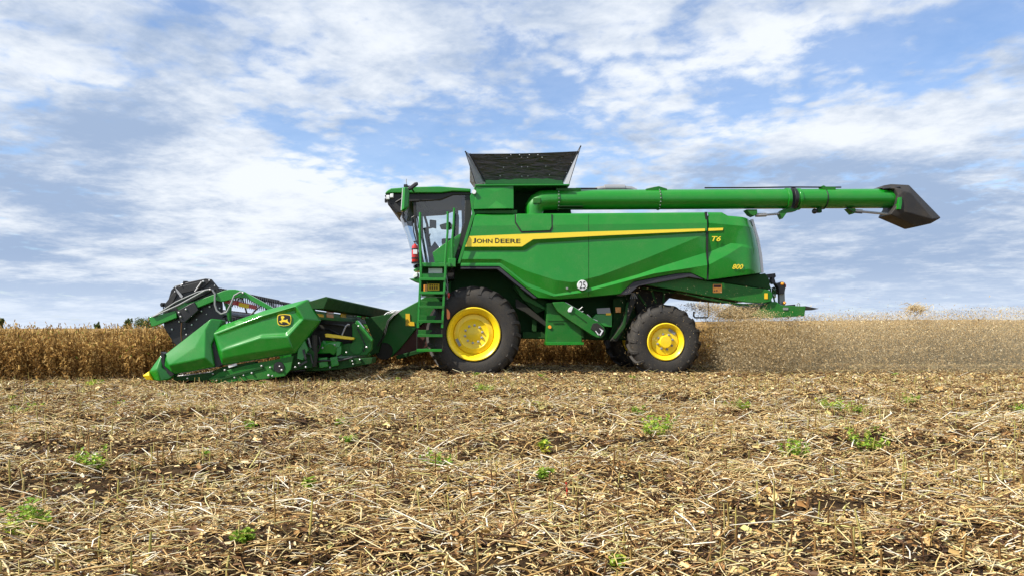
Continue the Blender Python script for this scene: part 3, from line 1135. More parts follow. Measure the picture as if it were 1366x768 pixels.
rv = MB()
for a, b in ((521, 153), (595, 150), (680, 150), (752, 147), (487, 193), (612, 187), (665, 187), (788, 187), (459, 271), (614, 268), (665, 268), (820, 262), (430, 345), (615, 348),
             (667, 346), (850, 336), (210, 250), (260, 335), (1040, 230), (995, 318)):
    p = tarp_pt(600 + a / 6.4, 181.2 + max(b, 165) / 6.4)
    rv.ball((p[0], p[1] - 0.012, p[2]), (0.010, 0.010, 0.010), 8)
rv.each('rivet', WHITE, tarp)
ed = MB()
ed.tube([nt0, nb0], 0.022, 6)
ed.tube([nt1, nb1], 0.022, 6)
ed.tube([L(775, 194.5, 0.0), L(752, 240, 0.30)], 0.016, 6)
ed.tube([L(620.5, 202, 0.0), L(645, 243, 0.30)], 0.016, 6)
ed.tube([L(620.5, 202, 0.0), L(634.5, 246, 0.12)], 0.008, 6)
ed.tube([L(775, 194.5, 0.0), L(759, 246, 0.12)], 0.008, 6)
for a in (674, 697, 704, 722):                       # seams sewn down the cloth
    p0, p1 = tarp_pt(a, 238), tarp_pt(a + (a - 698) * 0.12, 206)
ed.each('cover_frame', BLACKM, combine)
p0, p1 = L(634.5, 246, 0.12), L(620.5, 202.5, 0.0)
flap([p0, (p0[0] + 0.2, 0.32, nb0[2]), nt0, p1], 0.006, 'corner_gauze', GAUZE)
p0, p1 = L(759, 246, 0.12), L(775, 195, 0.0)
flap([p0, (p0[0] - 0.12, 0.32, nb1[2]), nt1, p1], 0.006, 'corner_gauze', GAUZE)
ff = [(nb0[0], 2.75, nb0[2]), (nb1[0], 2.75, nb1[2]), (nt1[0], 3.0, nt1[2] - 0.03), (nt0[0], 3.0, nt0[2] - 0.03)]
flap(ff, 0.015, 'tank_cover', TARP)
flap([nb0, (nb0[0], 2.75, nb0[2]), (nt0[0], 3.0, nt0[2] - 0.03), nt0], 0.012, 'tank_cover', TARP)
flap([nb1, (nb1[0], 2.75, nb1[2]), (nt1[0], 3.0, nt1[2] - 0.03), nt1], 0.012, 'tank_cover', TARP)

# unloading auger
YA = 0.36
ar = 13.6 * PX * (D0 + YA) / D0
path = [(712.5, 290), (712.5, 283), (713.5, 277), (717, 271.5), (723, 268.2), (731, 267.2), (742, 267.0)]
MB().ptube(path, YA, [ar * 0.9, ar * 0.92, ar * 0.96, ar, ar, ar, ar], 28).build('auger_elbow', GREEN, combine, smooth=50)
MB().rect(711, 264, 722, 272, YA - ar - 0.012, YA - ar + 0.08).build('elbow_cover', GREEN_D, combine, 0.02)
au = MB()
au.ptube([(742, 267), (1052, 265.6)], YA, ar * 0.985, 32)
auger = au.build('auger_tube', GREEN, combine, smooth=50)
MB().ptube([(1060, 265.5), (1195, 265)], YA, ar * 0.975, 32).build('auger_tube', GREEN, combine, smooth=50)


def ring(px, w, k, m, name, py=266):
    c0, c1 = L(px - w / 2, py, YA), L(px + w / 2, py, YA)
    return MB().tube([c0, c1], ar * k, 32).build(name, m, combine, 0.004, smooth=50)


ring(744, 3.2, 1.06, GREEN_D, 'auger_flange', 267)
ring(878, 2.2, 1.045, GREEN_D, 'auger_flange', 266.5)
ring(1049, 4.5, 1.10, GREEN, 'auger_flange')
ring(1064, 4.0, 1.08, GREEN, 'auger_flange')
ring(1057.3, 4.2, 1.13, BLACKM, 'auger_clamp')
ring(1098.5, 1.3, 1.03, BLACKM, 'auger_strap')
bl = MB()
for px, py0 in ((744, 267), (878, 266.5)):
    for k in range(9):
        a = R(-80 + 20 * k)
        c = L(px, py0, YA)
        bl.ball((c[0], YA - ar * 1.04 * math.cos(a), c[2] + ar * 1.04 * math.sin(a)), 0.016, 6)
bl.each('flange_bolt', STEEL, combine)
MB().prism([(862, 252), (873, 249.6), (879, 248.6), (890, 252), (890, 254), (862, 254)], YA - 0.12, YA + 0.1).build('auger_saddle', GREEN_D, combine, 0.004)
MB().prism([(742, 251), (775, 251), (775, 254.5), (742, 254.5)], YA - 0.13, YA + 0.12).build('auger_top_plate', GREEN_D, combine, 0.004)
hb = MB()
hb.rect(745, 274.5, 778, 275.6, YA - ar - 0.02, YA - 0.1)
hb.rect(745, 278, 778, 279, YA - ar + 0.01, YA - 0.1)
hb.each('auger_rest_bar', GREEN_U, combine)
MB().prism([(996, 279.5), (1010, 279.5), (1010.5, 285), (1006, 288.5), (1001, 286)], YA - 0.12, YA + 0.1).build('auger_bracket', GREEN_D, combine, 0.006)
MB().prism([(1044, 280), (1052, 278), (1070, 277), (1061, 282), (1050, 283.5), (1044, 292), (1040, 284)], YA - 0.10, YA + 0.08).build('auger_bracket', GREEN_D, combine, 0.006)
hy = MB()
hy.ptube([(1008, 287.3), (1022, 286.8), (1022.2, 286.8), (1043, 285)], YA - 0.06, [0.042, 0.042, 0.024, 0.024], 10)
hy.build('hydraulic_ram', STEEL, combine)
hy = MB()
hy.ptube([(1140, 281.8), (1150, 282.6), (1150.2, 282.6), (1186, 286)], YA - 0.06, [0.045, 0.045, 0.026, 0.026], 10)
hy.build('hydraulic_ram', STEEL, combine)
MB().prism([(1131, 278), (1141, 278), (1143, 283), (1138, 285.5), (1135, 282)], YA - 0.1, YA + 0.08).build('auger_bracket', GREEN_D, combine, 0.005)
MB().ball(L(1086.5, 282, YA - 0.05), (0.06, 0.06, 0.06), 10).build('work_lamp', BLACKM, combine)
MB().rect(1092, 277, 1096.5, 283.5, YA - 0.1, YA).build('lamp_bracket', GREEN_U, combine, 0.004)
hs = MB()
hs.ptube([(940, 250.8), (1000, 250.6), (1055, 249.8), (1095, 250), (1122, 250)], YA - 0.05, 0.016, 8)
hs.ptube([(1128, 277), (1138, 283), (1150, 284.6)], YA - 0.1, 0.012, 8)
hs.each('hose', BLACKM, combine)
MB().prism([(1096, 248.6), (1099, 247.3), (1102, 249), (1115, 249.5), (1115, 253), (1100, 254.5)], YA - 0.12, YA + 0.05).build('hose_clip', GREEN_D, combine, 0.005)
# rubber spout
sp = MB()
sp.facets({'a': (1178, 250, -0.10), 'b': (1183, 246, -0.12), 'c': (1193, 244.3, -0.12), 'd': (1217, 245.4, -0.12), 'e': (1261, 289.5, -0.14), 'f': (1246, 297.5, -0.10), 'g': (1226, 302, -0.08),
           'h': (1197, 289.5, -0.04), 'i': (1189, 286, -0.04), 'j': (1195.5, 275, 0.03), 'k': (1196.5, 262, 0.04), 'l': (1193, 252, 0.02),
           'm': (1203, 256, 0.06), 'n': (1213, 258, 0.05), 'o': (1243, 293, 0.02), 'p': (1206, 283, 0.05)},
          [('a', 'b', 'l'), ('b', 'c', 'm', 'k', 'l'), ('c', 'd', 'n', 'm'), ('d', 'e', 'o', 'n'), ('e', 'f', 'o'), ('f', 'g', 'p', 'o'), ('g', 'h', 'p'), ('h', 'i', 'j', 'p'),
           ('j', 'k', 'm', 'p'), ('m', 'n', 'o', 'p')], YA - ar - 0.04, ['a', 'b', 'c', 'd', 'e', 'f', 'g', 'h', 'i', 'j', 'k', 'l'], 2 * ar + 0.1)
spout = sp.build('spout', SPOUT, combine, 0.02, smooth=20)
MB().prism([(1199.5, 263.5), (1203, 263), (1203.5, 270), (1202, 279.5), (1198, 279)], YA - ar - 0.125, YA - ar).build('latch_plate', GREEN, spout, 0.004)
lp = MB()
lp.tube([L(1178, 252, YA - ar * 0.95)] + [(L(1190, 266, YA)[0] + 0.10 * math.sin(R(a)), YA - ar * 1.05 * math.cos(R(a) * 0.5), L(1190, 266, YA)[2] + ar * 1.12 * math.cos(R(a))) for a in range(20, 180, 16)], 0.018, 8)
lp.build('spout_rim', TRIM, spout)

# exhaust and deck items behind the auger
ex = MB()
ex.ptube([(790, 255), (797, 252.5), (806, 251.4), (806.5, 251.2), (833, 251.2), (833.5, 251.4), (842, 252.2), (849, 255)], 1.7, [0.05, 0.06, 0.06, 0.085, 0.085, 0.06, 0.06, 0.05], 14)
ex.build('exhaust', STEEL, combine)
MB().rect(768, 250.6, 797, 256, 1.5, 2.2).build('intake_box', BLACKM, combine, 0.01)

# ------------------------------------------------------------------ wheels
def wheel(px, py, Rt, rr, w, y0, dark_lbl, nlug, hub):
    c = L(px, py, y0)
    cx, cz = c[0], c[2]
    rim = MB()
    if hub == 'front':
        prof = [(rr, w - 0.1), (rr, 0.05), (rr + 0.008, 0.012), (rr - 0.012, 0.0), (rr - 0.035, 0.015), (rr * 0.80, 0.10), (rr * 0.775, 0.17), (rr * 0.76, 0.185), (rr * 0.74, 0.155), (rr * 0.57, 0.125),
                (rr * 0.56, 0.14), (rr * 0.53, 0.15), (rr * 0.30, 0.15), (rr * 0.27, 0.135), (0.0001, 0.13)]
    else:
        prof = [(rr, w - 0.1), (rr, 0.05), (rr + 0.008, 0.012), (rr - 0.012, 0.0), (rr - 0.03, 0.015), (rr * 0.79, 0.075), (rr * 0.77, 0.12), (rr * 0.745, 0.13), (rr * 0.72, 0.10), (rr * 0.50, 0.085),
                (rr * 0.34, 0.085), (rr * 0.33, 0.03), (rr * 0.30, 0.012), (0.0001, 0.010)]
    rim.lathe(prof, (cx, y0, cz), 64, caps=False)
    wo = rim.build('wheel', YELLOW, combine, smooth=40)
    ty = MB()
    s = Rt - rr
    pr = [(rr - 0.01, 0.10 * w), (rr + 0.02, 0.05 * w), (rr + 0.08 * s, 0.030 * w), (rr + 0.12 * s, 0.015 * w), (rr + 0.3 * s, 0.0), (rr + 0.5 * s, -0.005 * w), (rr + 0.68 * s, 0.015 * w), (Rt - 0.12 * s - 0.045, 0.06 * w), (Rt - 0.06, 0.15 * w), (Rt - 0.05, 0.3 * w),
          (Rt - 0.048, 0.5 * w)]
    pr = pr + [(r_, w - h_) for r_, h_ in pr[::-1][1:]]
    ty.lathe(pr, (cx, y0, cz), 96, caps=False)
    tw = 0.085 if hub == 'front' else 0.07
    for sd_ in (0, 1):
        for k in range(nlug):
            a0 = math.tau * (k + 0.5 * sd_) / nlug
            pth = [(rr + 0.62 * s, 0.008, 0.0), (Rt - 0.10, 0.045, 0.01), (Rt - 0.015, 0.13, 0.04), (Rt, 0.30, 0.12), (Rt, 0.53, 0.25)]
            v = []
            for q, (r_, h_, da) in enumerate(pth):
                h = h_ * w if sd_ == 0 else w - h_ * w
                a = a0 - da
                wd = tw * (0.75 if q == 0 else 1.0)
                hh = 0.0 if q == 0 else (0.012 if q == 1 else 0.0)
                for sg_, dr in ((-0.6, -0.075), (0.6, -0.075), (0.42, hh), (-0.42, hh)):
                    aa = a + sg_ * wd / r_
                    rq = r_ + dr
                    yy = h - (0.012 if q < 2 and sd_ == 0 else 0) * (1 if dr == hh else -1)
                    v.append((cx + rq * math.cos(aa), y0 + yy, cz + rq * math.sin(aa)))
            f = []
            for q in range(len(pth) - 1):
                for e in range(4):
                    f.append((q * 4 + e, q * 4 + (e + 1) % 4, (q + 1) * 4 + (e + 1) % 4, (q + 1) * 4 + e))
            f += [(0, 1, 2, 3), tuple(range(len(v) - 4, len(v)))]
            ty.add(v, f)
    ty.build('tyre', RUBBER, wo, smooth=35)
    nb, rb, yb = (10, rr * 0.335, 0.15) if hub == 'front' else (8, rr * 0.42, 0.085)
    for k in range(nb):
        a = math.tau * (k + 0.35) / nb
        MB().lathe([(0.0001, -0.035), (0.014, -0.035), (0.016, -0.022), (0.026, -0.018), (0.027, 0.004)], (cx + rb * math.cos(a), y0 + yb, cz + rb * math.sin(a)), 8).build('wheel_bolt', STEEL if hub == 'front' else GREY, wo)
    if dark_lbl:
        a = R(dark_lbl)
        rl = rr * 0.66
        q0 = Vector((cx + rl * math.cos(a), y0 + (0.138 if hub == 'front' else 0.092) - 0.012, cz + rl * math.sin(a)))
        tx = Vector((-math.sin(a), 0, math.cos(a)))
        nx_ = Vector((math.cos(a), 0, math.sin(a)))
        v = [q0 + tx * i * 0.085 + nx_ * j * 0.03 for i, j in ((-1, -1), (1, -1), (1, 1), (-1, 1))]
        v += [p + Vector((0, 0.02, 0)) for p in v]
        MB().add(v, [(0, 1, 2, 3), (0, 1, 5, 4), (1, 2, 6, 5), (2, 3, 7, 6), (3, 0, 4, 7)]).build('rim_label', GREY, wo)
    return wo


ox = L(632, 445.2, 0.0)
wheel(632, 445.2, 1.02, 0.562, 0.78, 0.0, 208, 22, 'front')
wf = wheel(632, 445.2, 1.02, 0.562, 0.78, 0.0, 0, 22, 'front')


def shift_tree(o, dyy):
    o.location.y += dyy


shift_tree(wf, 2.55)
wheel(888.5, 455.4, 0.805, 0.40, 0.56, 0.06, 55, 18, 'rear')
wr_ = wheel(888.5, 455.4, 0.805, 0.40, 0.56, 0.06, 0, 18, 'rear')
shift_tree(wr_, 2.62)

# ------------------------------------------------------------------ under the body
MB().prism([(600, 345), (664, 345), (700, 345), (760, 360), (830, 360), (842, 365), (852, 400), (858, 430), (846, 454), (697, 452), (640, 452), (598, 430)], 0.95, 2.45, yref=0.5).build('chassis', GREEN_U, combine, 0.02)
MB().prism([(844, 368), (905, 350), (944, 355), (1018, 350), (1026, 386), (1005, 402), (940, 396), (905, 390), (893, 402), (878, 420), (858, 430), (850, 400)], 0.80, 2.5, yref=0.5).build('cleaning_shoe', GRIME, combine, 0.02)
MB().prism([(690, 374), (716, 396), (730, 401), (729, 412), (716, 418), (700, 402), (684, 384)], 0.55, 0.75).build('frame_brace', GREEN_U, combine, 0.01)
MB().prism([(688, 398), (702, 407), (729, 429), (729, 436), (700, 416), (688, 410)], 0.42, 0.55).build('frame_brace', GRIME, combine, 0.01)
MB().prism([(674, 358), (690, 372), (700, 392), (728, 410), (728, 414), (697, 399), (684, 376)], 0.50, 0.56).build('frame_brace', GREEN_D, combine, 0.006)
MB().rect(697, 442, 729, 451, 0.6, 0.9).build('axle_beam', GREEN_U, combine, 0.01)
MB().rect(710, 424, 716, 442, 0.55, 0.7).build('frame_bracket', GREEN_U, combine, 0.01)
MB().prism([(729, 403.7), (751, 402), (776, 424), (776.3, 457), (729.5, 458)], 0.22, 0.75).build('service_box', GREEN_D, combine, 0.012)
MB().prism([(728.5, 456), (779, 456), (779, 459.5), (729, 460)], 0.19, 0.7).build('service_box_sill', GREEN, combine, 0.006)
lv = MB()
lv.rect(731, 427.3, 760, 427.9, 0.210, 0.23)
lv.rect(738, 430.3, 752, 431.0, 0.205, 0.23)
lv.rect(776, 438, 778.5, 450, 0.2, 0.4)
lv.each('box_hinges', GREEN_U, combine)
MB().disc(733.4, 435.7, 0.195, 2.3, 0.03).build('side_reflector', AMBER, combine)
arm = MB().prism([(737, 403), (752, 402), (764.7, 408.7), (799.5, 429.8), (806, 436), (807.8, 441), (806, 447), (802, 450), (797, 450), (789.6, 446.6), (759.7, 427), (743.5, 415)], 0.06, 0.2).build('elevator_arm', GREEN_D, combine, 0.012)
MB().prism([(791, 431), (797, 430), (806, 438), (806, 445), (801, 448.5), (788, 438)], 0.045, 0.07).build('pulley_window', GRIME, arm, 0.003)
MB().disc(798.5, 440.5, 0.02, 3.0, 0.05).build('pulley', BLACKM, arm)
pw = MB()
pw.prism([(800, 437.5), (805, 440.5), (801, 447.3), (799.5, 446), (802.6, 441), (799, 438.8)], 0.025, 0.045)
pw.prism([(794, 441), (796, 440.5), (799, 446), (798, 446.6)], 0.025, 0.045)
pw.each('pulley_guard', WHITE, arm)
MB().prism([(759, 410.5), (762.5, 408), (764.5, 409.3), (762, 415.8), (758.5, 416), (757.5, 414)], 0.03, 0.07).build('arm_label', WHITE, arm, 0.003)
rd = MB()
rd.prism([(766, 416.5), (783, 429), (782, 430), (765, 417.6)], 0.052, 0.07)
rd.build('arm_groove', GREEN_U, arm)
wr = MB()
wr.ptube([(754, 403), (766, 410), (777, 416.5)], 0.12, 0.012, 6)
wr.ptube([(772, 413), (777, 409)], 0.12, 0.012, 6)
wr.ptube([(775, 416), (778, 415)], 0.12, 0.014, 6)
wr.ptube([(783, 419), (789, 424.5), (797, 428)], 0.12, 0.014, 6)
wr.each('linkage_rod', STEEL, combine)
MB().prism([(790, 424), (795, 418.5), (816.5, 418), (816.5, 436), (806, 435), (796, 428)], 0.3, 0.7).build('battery_box', GREEN, combine, 0.01)
MB().prism([(796, 411), (813.5, 410), (815, 418), (797, 418)], 0.28, 0.3).build('data_plate', GREY, combine)
MB().rect(808.5, 417.2, 815, 420, 0.265, 0.28).build('warning_label', LABELY, combine)
MB().rect(821, 409.3, 828.3, 416.5, 0.52, 0.55).build('warning_label', AMBER, combine)
ub = MB()
ub.prism([(818, 398), (834, 396), (832, 452), (812, 452), (818, 430)], 0.6, 0.9)
ub.build('rear_frame_plate', GREEN_U, combine, 0.01)
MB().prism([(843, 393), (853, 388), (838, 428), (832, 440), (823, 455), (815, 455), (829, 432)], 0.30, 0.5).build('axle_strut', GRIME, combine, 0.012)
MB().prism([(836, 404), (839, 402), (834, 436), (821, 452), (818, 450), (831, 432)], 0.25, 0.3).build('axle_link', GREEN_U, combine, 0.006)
gr = MB()
for a, b, c, d in ((851, 392, 862, 408), (868, 384, 875, 404), (886, 384, 885, 404), (856, 384, 900, 390)):
    gr.ptube([(a, b), (c, d)], 0.5, 0.025, 6)
gr.each('frame_tubes', GREEN_U, combine)
hz = MB()
for a in range(4):
    hz.ptube([(823 + a * 2, 394), (832 + a * 3, 388 + a), (843 + a, 391), (841 + a * 3, 398)], 0.28, 0.009, 6)
hz.ptube([(835, 413), (838, 411), (838, 415), (834, 416)], 0.28, 0.01, 6)
hz.each('cable_loom', GREY, combine)

# ------------------------------------------------------------------ straw chopper at the rear
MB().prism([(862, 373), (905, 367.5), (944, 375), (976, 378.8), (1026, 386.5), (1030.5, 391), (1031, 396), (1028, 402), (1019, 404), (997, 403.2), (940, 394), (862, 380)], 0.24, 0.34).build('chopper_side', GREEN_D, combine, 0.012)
MB().prism([(900, 389), (940, 396), (985, 404), (1012, 406), (1012, 408), (985, 407), (940, 399)], 0.30, 0.38).build('chopper_rail', GREEN_D, combine, 0.006)
MB().prism([(945, 375), (1021, 364.5), (1026, 372), (1028, 386), (976, 378)], 0.40, 2.6).build('chopper_housing', GREEN_U, combine, 0.01)
wl = MB().rect(951, 379.2, 963, 390.3, 0.235, 0.25).build('warning_label', AMBER, combine)
lk = MB()
lk.rect(952, 380, 962, 383.2, 0.232, 0.24)
lk.disc(953.3, 387.8, 0.232, 0.9, 0.006)
lk.disc(956.2, 387.4, 0.232, 1.0, 0.006)
lk.build('label_print', RUST, wl)
MB().rect(1019.9, 390.8, 1024.2, 398.4, 0.23, 0.25).build('warning_label', LABELY, combine)
MB().prism([(1016, 409.5), (1028, 402), (1036, 402), (1042, 406.8), (1075, 408.3), (1073.3, 421.3), (1019, 424.2), (1003, 420)], 0.30, 2.7).build('tailboard', GREEN_D, combine, 0.012)
MB().prism([(1046, 407.2), (1061, 405.6), (1061, 408)], 0.5, 0.9).build('tailboard_wedge', BLACKM, combine)
MB().rect(1045, 409.8, 1051.5, 413, 0.285, 0.3).build('data_plate', GREY, combine)
MB().ptube([(1063.5, 408), (1063.5, 404.8), (1065, 404), (1066.7, 405), (1066.7, 408)], 0.5, 0.012, 8).build('lift_ring', STEEL, combine)
MB().prism([(1074.5, 407.8), (1092.5, 411.3), (1083, 413.3), (1074.5, 412.8)], 0.4, 2.3).build('spreader_vane', GRIME, combine)
MB().prism([(1039.5, 390), (1046.7, 385), (1047.5, 407.5), (1040, 407.5)], 0.55, 0.65).build('lamp_post', GREY, combine, 0.006)
MB().prism([(1035, 378.5), (1044, 375.6), (1047.5, 377.5), (1048, 383), (1046.5, 391.5), (1039, 392), (1038.5, 384)], 0.50, 0.66).build('lamp_housing', BLACKM, combine, 0.008)
MB().ball(L(1043.8, 378.5, 0.5), (0.04, 0.03, 0.036), 12).build('indicator_lamp', AMBER, combine)
MB().ball(L(1046.4, 403.8, 0.53), (0.04, 0.03, 0.036), 12).build('indicator_lamp', AMBER, combine)
MB().ball(L(1047.2, 381.3, 0.55), (0.022, 0.04, 0.05), 12).build('tail_lamp', RED, combine)
bk = MB()
bk.prism([(1022, 366), (1034, 364.5), (1035.2, 369), (1033, 371.2), (1034.5, 376), (1032, 379), (1029, 376), (1030, 370), (1022, 372)], 0.6, 0.75)
bk.ptube([(1030, 377), (1037, 379), (1041, 379)], 0.66, 0.025, 6)
bk.ptube([(1031, 384), (1035, 383.5)], 0.66, 0.02, 6)
bk.each('lamp_bracket', BLACKM, combine)
cb = MB()
for k in range(9):
    a = 1022 + random.random() * 13
    b = 380 + random.random() * 10
    cb.ptube([(a, b), (a + random.uniform(-3, 4), b + random.uniform(4, 9)), (a + random.uniform(-3, 6), b + random.uniform(10, 18))], 0.6 + 0.05 * k, 0.018, 6)
cb.each('chopper_linkage', GREEN_D, combine)
MB().ptube([(945, 397), (945, 421.5), (943.5, 423.2), (927, 423.2), (925.5, 421.5), (925.5, 415)], 0.5, 0.018, 8).build('rear_step', GRIME, combine)

# ------------------------------------------------------------------ cab
YC = 0.52
MB().prism([(514, 259.6), (517, 255.3), (522, 252.6), (545, 250.8), (586, 249.9), (628, 253), (628, 257), (604, 256.6), (588, 258.6), (522, 258.8)], 0.42, 2.9, yref=YC).build('cab_roof', GREEN, combine, 0.02)
MB().prism([(513.5, 261), (519, 259), (588, 258.8), (604, 256.8), (628, 257), (628, 260), (605, 260), (588, 267), (547, 269.5), (538, 284.5), (528, 283.5), (518, 274)], 0.48, 0.62, yref=YC).build('roof_rim', BLACK, combine, 0.01)
MB().prism([(513.5, 261), (519, 259), (588, 258.8), (604, 256.8), (628, 257), (628, 260), (605, 260), (588, 267), (547, 269.5), (538, 284.5), (528, 283.5), (518, 274)], 2.66, 2.8, yref=YC).build('roof_rim', BLACK, combine, 0.01)
MB().prism([(513.7, 261), (519, 259), (546, 259), (543, 270), (537, 284.3), (528, 283.3), (518.2, 274)], 0.62, 2.66, yref=YC).build('roof_visor', BLACK, combine, 0.01)
MB().prism([(545, 259), (626, 257.4), (626, 260), (545, 262)], 0.62, 2.66, yref=YC).build('headliner', HEADL, combine)
for a, b in ((516, 261.3), (521, 258.9)):
    MB().rect(a, b, a + 4.6, b + 6.0, 0.43, 0.5, yref=YC).build('work_light', LAMP, combine, 0.015)
MB().rect(513, 265, 515.5, 270, 0.5, 0.6).build('roof_marker', BLACKM, combine, 0.006)
vs = MB()
vs.ptube([(519, 272), (524, 278), (530, 284)], 0.46, 0.03, 8)
vs.ptube([(528, 270), (535, 266), (538, 262)], 0.46, 0.02, 8)
vs.each('roof_bracket', BLACKM, combine)
MB().ptube([(542, 250), (542, 239)], 0.6, 0.010, 6).build('antenna', STEEL, combine)
MB().rect(538.5, 246, 543.5, 250.5, 0.45, 0.6).build('beacon_mount', BLACKM, combine, 0.006)
mg = MB()
mg.facets({'a': (536.5, 251.2, -0.03), 'b': (541, 249.5, 0.0), 'c': (545.6, 253, -0.05), 'd': (544.5, 275, -0.05), 'e': (540, 281, -0.03), 'f': (534.3, 281.5, -0.03), 'g': (539.3, 278.5, 0.03), 'h': (540.2, 251.5, 0.03)},
          [('a', 'b', 'h'), ('b', 'c', 'h'), ('h', 'c', 'd', 'g'), ('g', 'd', 'e'), ('g', 'e', 'f'), ('a', 'h', 'g', 'f')], -0.28, ['a', 'b', 'c', 'd', 'e', 'f'], 0.16)
mir = mg.build('side_mirror', GREEN, combine, 0.006, smooth=15)
MB().prism([(536.6, 251.6), (539.8, 250.6), (538.6, 278.5), (534.5, 281)], -0.262, -0.25).build('mirror_face', WHITE, mir)
MB().prism([(543, 251), (553, 243.5), (557, 242.8), (557.6, 245.6), (549, 252.3), (545, 253.5)], -0.2, -0.08).build('wide_mirror', TRIM, combine, 0.015)
ma = MB()
ma.ptube([(540, 249), (547, 249), (552, 256, 0.5)], -0.15, 0.018, 8)
ma.ptube([(537, 283), (538, 290), (541, 297)], 0.45, 0.022, 8)
ma.each('mirror_arm', BLACKM, combine)
# glass
gs = [(538, 284), (546.5, 269.5), (588, 267), (605, 260), (621, 259.8), (621, 298), (601, 352), (556, 352), (553, 331), (545, 305)]
for y in (YC + 0.02, 2.72):
    mb = MB()
    pts = [L(a, b, YC) for a, b in gs]
    mb.add([(p[0], y, p[2]) for p in pts], [tuple(range(len(pts)))])
    mb.build('side_window', GLASS, combine)
wsh = MB()
prof = [L(a, b, YC) for a, b in ((538, 284.5), (541.5, 295), (545.5, 306), (549.5, 318), (553, 331), (556, 352))]
v = []
ncol = 9
for p in prof:
    for k in range(ncol):
        u = k / (ncol - 1)
        v.append((p[0] - 0.16 * math.sin(math.pi * u), YC + 0.02 + u * (2.72 - YC - 0.02), p[2]))
wsh.add(v, [(r * ncol + i, r * ncol + i + 1, (r + 1) * ncol + i + 1, (r + 1) * ncol + i) for r in range(len(prof) - 1) for i in range(ncol - 1)])
wsh.build('windscreen', GLASS, combine, smooth=60)
for y in (YC - 0.02, 2.70):
    mb = MB()
    mb.prism([(620.5, 258), (629, 258), (628.5, 298), (608, 352), (600, 352), (619.5, 297)], y, y + 0.09, yref=YC)
    mb.build('cab_pillar', BLACK, combine, 0.008)
    mb = MB()
    mb.prism([(551.5, 269), (555, 269), (556, 300), (566, 352), (562, 352), (552.5, 302)], y + 0.02, y + 0.07, yref=YC)
    mb.build('cab_pillar', BLACK, combine, 0.006)
MB().prism([(615, 262), (627, 260), (627, 300), (616, 325), (612, 325), (616, 300)], 0.72, 2.6, yref=YC).build('cab_rear_wall', SEAT, combine, 0.01)
MB().prism([(554, 330), (558, 352), (606, 352), (606, 372), (562, 374), (556, 352)], 0.62, 2.7, yref=YC).build('cab_base', BLACK, combine, 0.01)
seat = MB()
seat.rect(589, 318, 607, 326, 1.35, 1.9)
seat.prism([(603, 322), (606.5, 285), (612, 285), (611, 322)], 1.35, 1.9)
seat.rect(593, 326, 603, 350, 1.45, 1.8)
seat.rect(606.5, 277, 611, 284.5, 1.45, 1.8)
seat.build('driver_seat', SEAT, combine, 0.04)
ic = MB()
ic.prism([(586, 300), (600, 296), (606, 303), (600, 306), (588, 305)], 1.15, 1.32)
ic.build('armrest', GREEN_D, combine, 0.02)
mn = MB()
mn.prism([(573, 293), (582, 294), (582, 305), (573, 303)], 1.0, 1.05)
mn.build('monitor', BLACKM, combine, 0.01)
stc = MB()
stc.ptube([(575, 345), (571, 322), (568, 305)], 1.6, 0.055, 10)
stc.ptube([(563, 306), (577, 303)], 1.6, 0.025, 8)
stc.prism([(571, 335), (580, 322), (586, 330), (584, 350), (572, 350)], 1.3, 1.7)
stc.build('steering_column', SEAT, combine, 0.01)
mir2 = MB()
mir2.prism([(571.5, 283), (578, 279), (579.5, 283), (575, 288)], 0.75, 0.8)
mir2.ptube([(566, 270), (571, 277), (574, 284)], 0.8, 0.02, 6)
mir2.ptube([(557, 272), (563, 278), (570, 300), (572, 330)], 0.9, 0.03, 6)
mir2.each('inner_mirror', GRIME, combine)
dr = MB()
dr.ptube([(550, 292), (549.2, 290.5), (552.5, 288.5), (557, 291), (558, 305)], 0.4, 0.014, 6)
dr.ptube([(549.5, 291), (552, 310), (556.5, 326)], 0.4, 0.014, 6)
dr.ptube([(574, 312), (571.5, 318), (573.5, 330)], 0.55, 0.014, 6)
dr.each('door_handle', BLACKM, combine)
MB().prism([(577, 337), (590, 327), (615, 311), (613, 322), (605, 350), (580, 350)], 0.36, 0.42, yref=0.36).build('platform_guard', GREEN, combine, 0.006)
MB().rect(561, 350.3, 601, 355.8, -0.10, 0.52).build('platform', GREEN, combine, 0.008)
MB().rect(598, 344.5, 608, 356, 0.02, 0.3).build('rail_socket', GREEN, combine, 0.01)
hr = MB()
hr.ptube([(560.5, 283.5), (560, 310), (561.8, 356)], -0.18, 0.026, 10)
hr.build('handrail', GREEN, combine)
MB().ptube([(597.3, 282.5), (597, 310), (593.5, 354)], -0.18, 0.024, 10).build('handrail', GREEN, combine)
MB().ptube([(606, 277.5), (605, 300), (603, 322), (603, 348)], 0.12, 0.024, 10).build('handrail', GREEN, combine)
# fire extinguisher in its bracket
c = L(553.5, 349.5, -0.02)
fe = MB().lathe([(0.0001, 0), (0.062, 0.0), (0.068, 0.02), (0.068, 0.30), (0.055, 0.345), (0.022, 0.365), (0.022, 0.38), (0.0001, 0.38)], c, 20, 'z').build('fire_extinguisher', RED, combine)
x_ = MB()
for h in (0.06, 0.25):
    x_.lathe([(0.0715, h), (0.0715, h + 0.03)], c, 20, 'z')
x_.tube([(c[0], c[1], c[2] + 0.38), (c[0], c[1], c[2] + 0.43)], 0.012, 8)
x_.tube([(c[0] - 0.03, c[1], c[2] + 0.42), (c[0] + 0.05, c[1], c[2] + 0.44)], 0.012, 8)
x_.box(c[0] + 0.05, c[0] + 0.12, c[1] - 0.02, c[1] + 0.06, c[2] - 0.02, c[2] + 0.04)
x_.box(c[0] - 0.07, c[0] + 0.07, c[1] - 0.05, c[1] + 0.07, c[2] - 0.035, c[2])
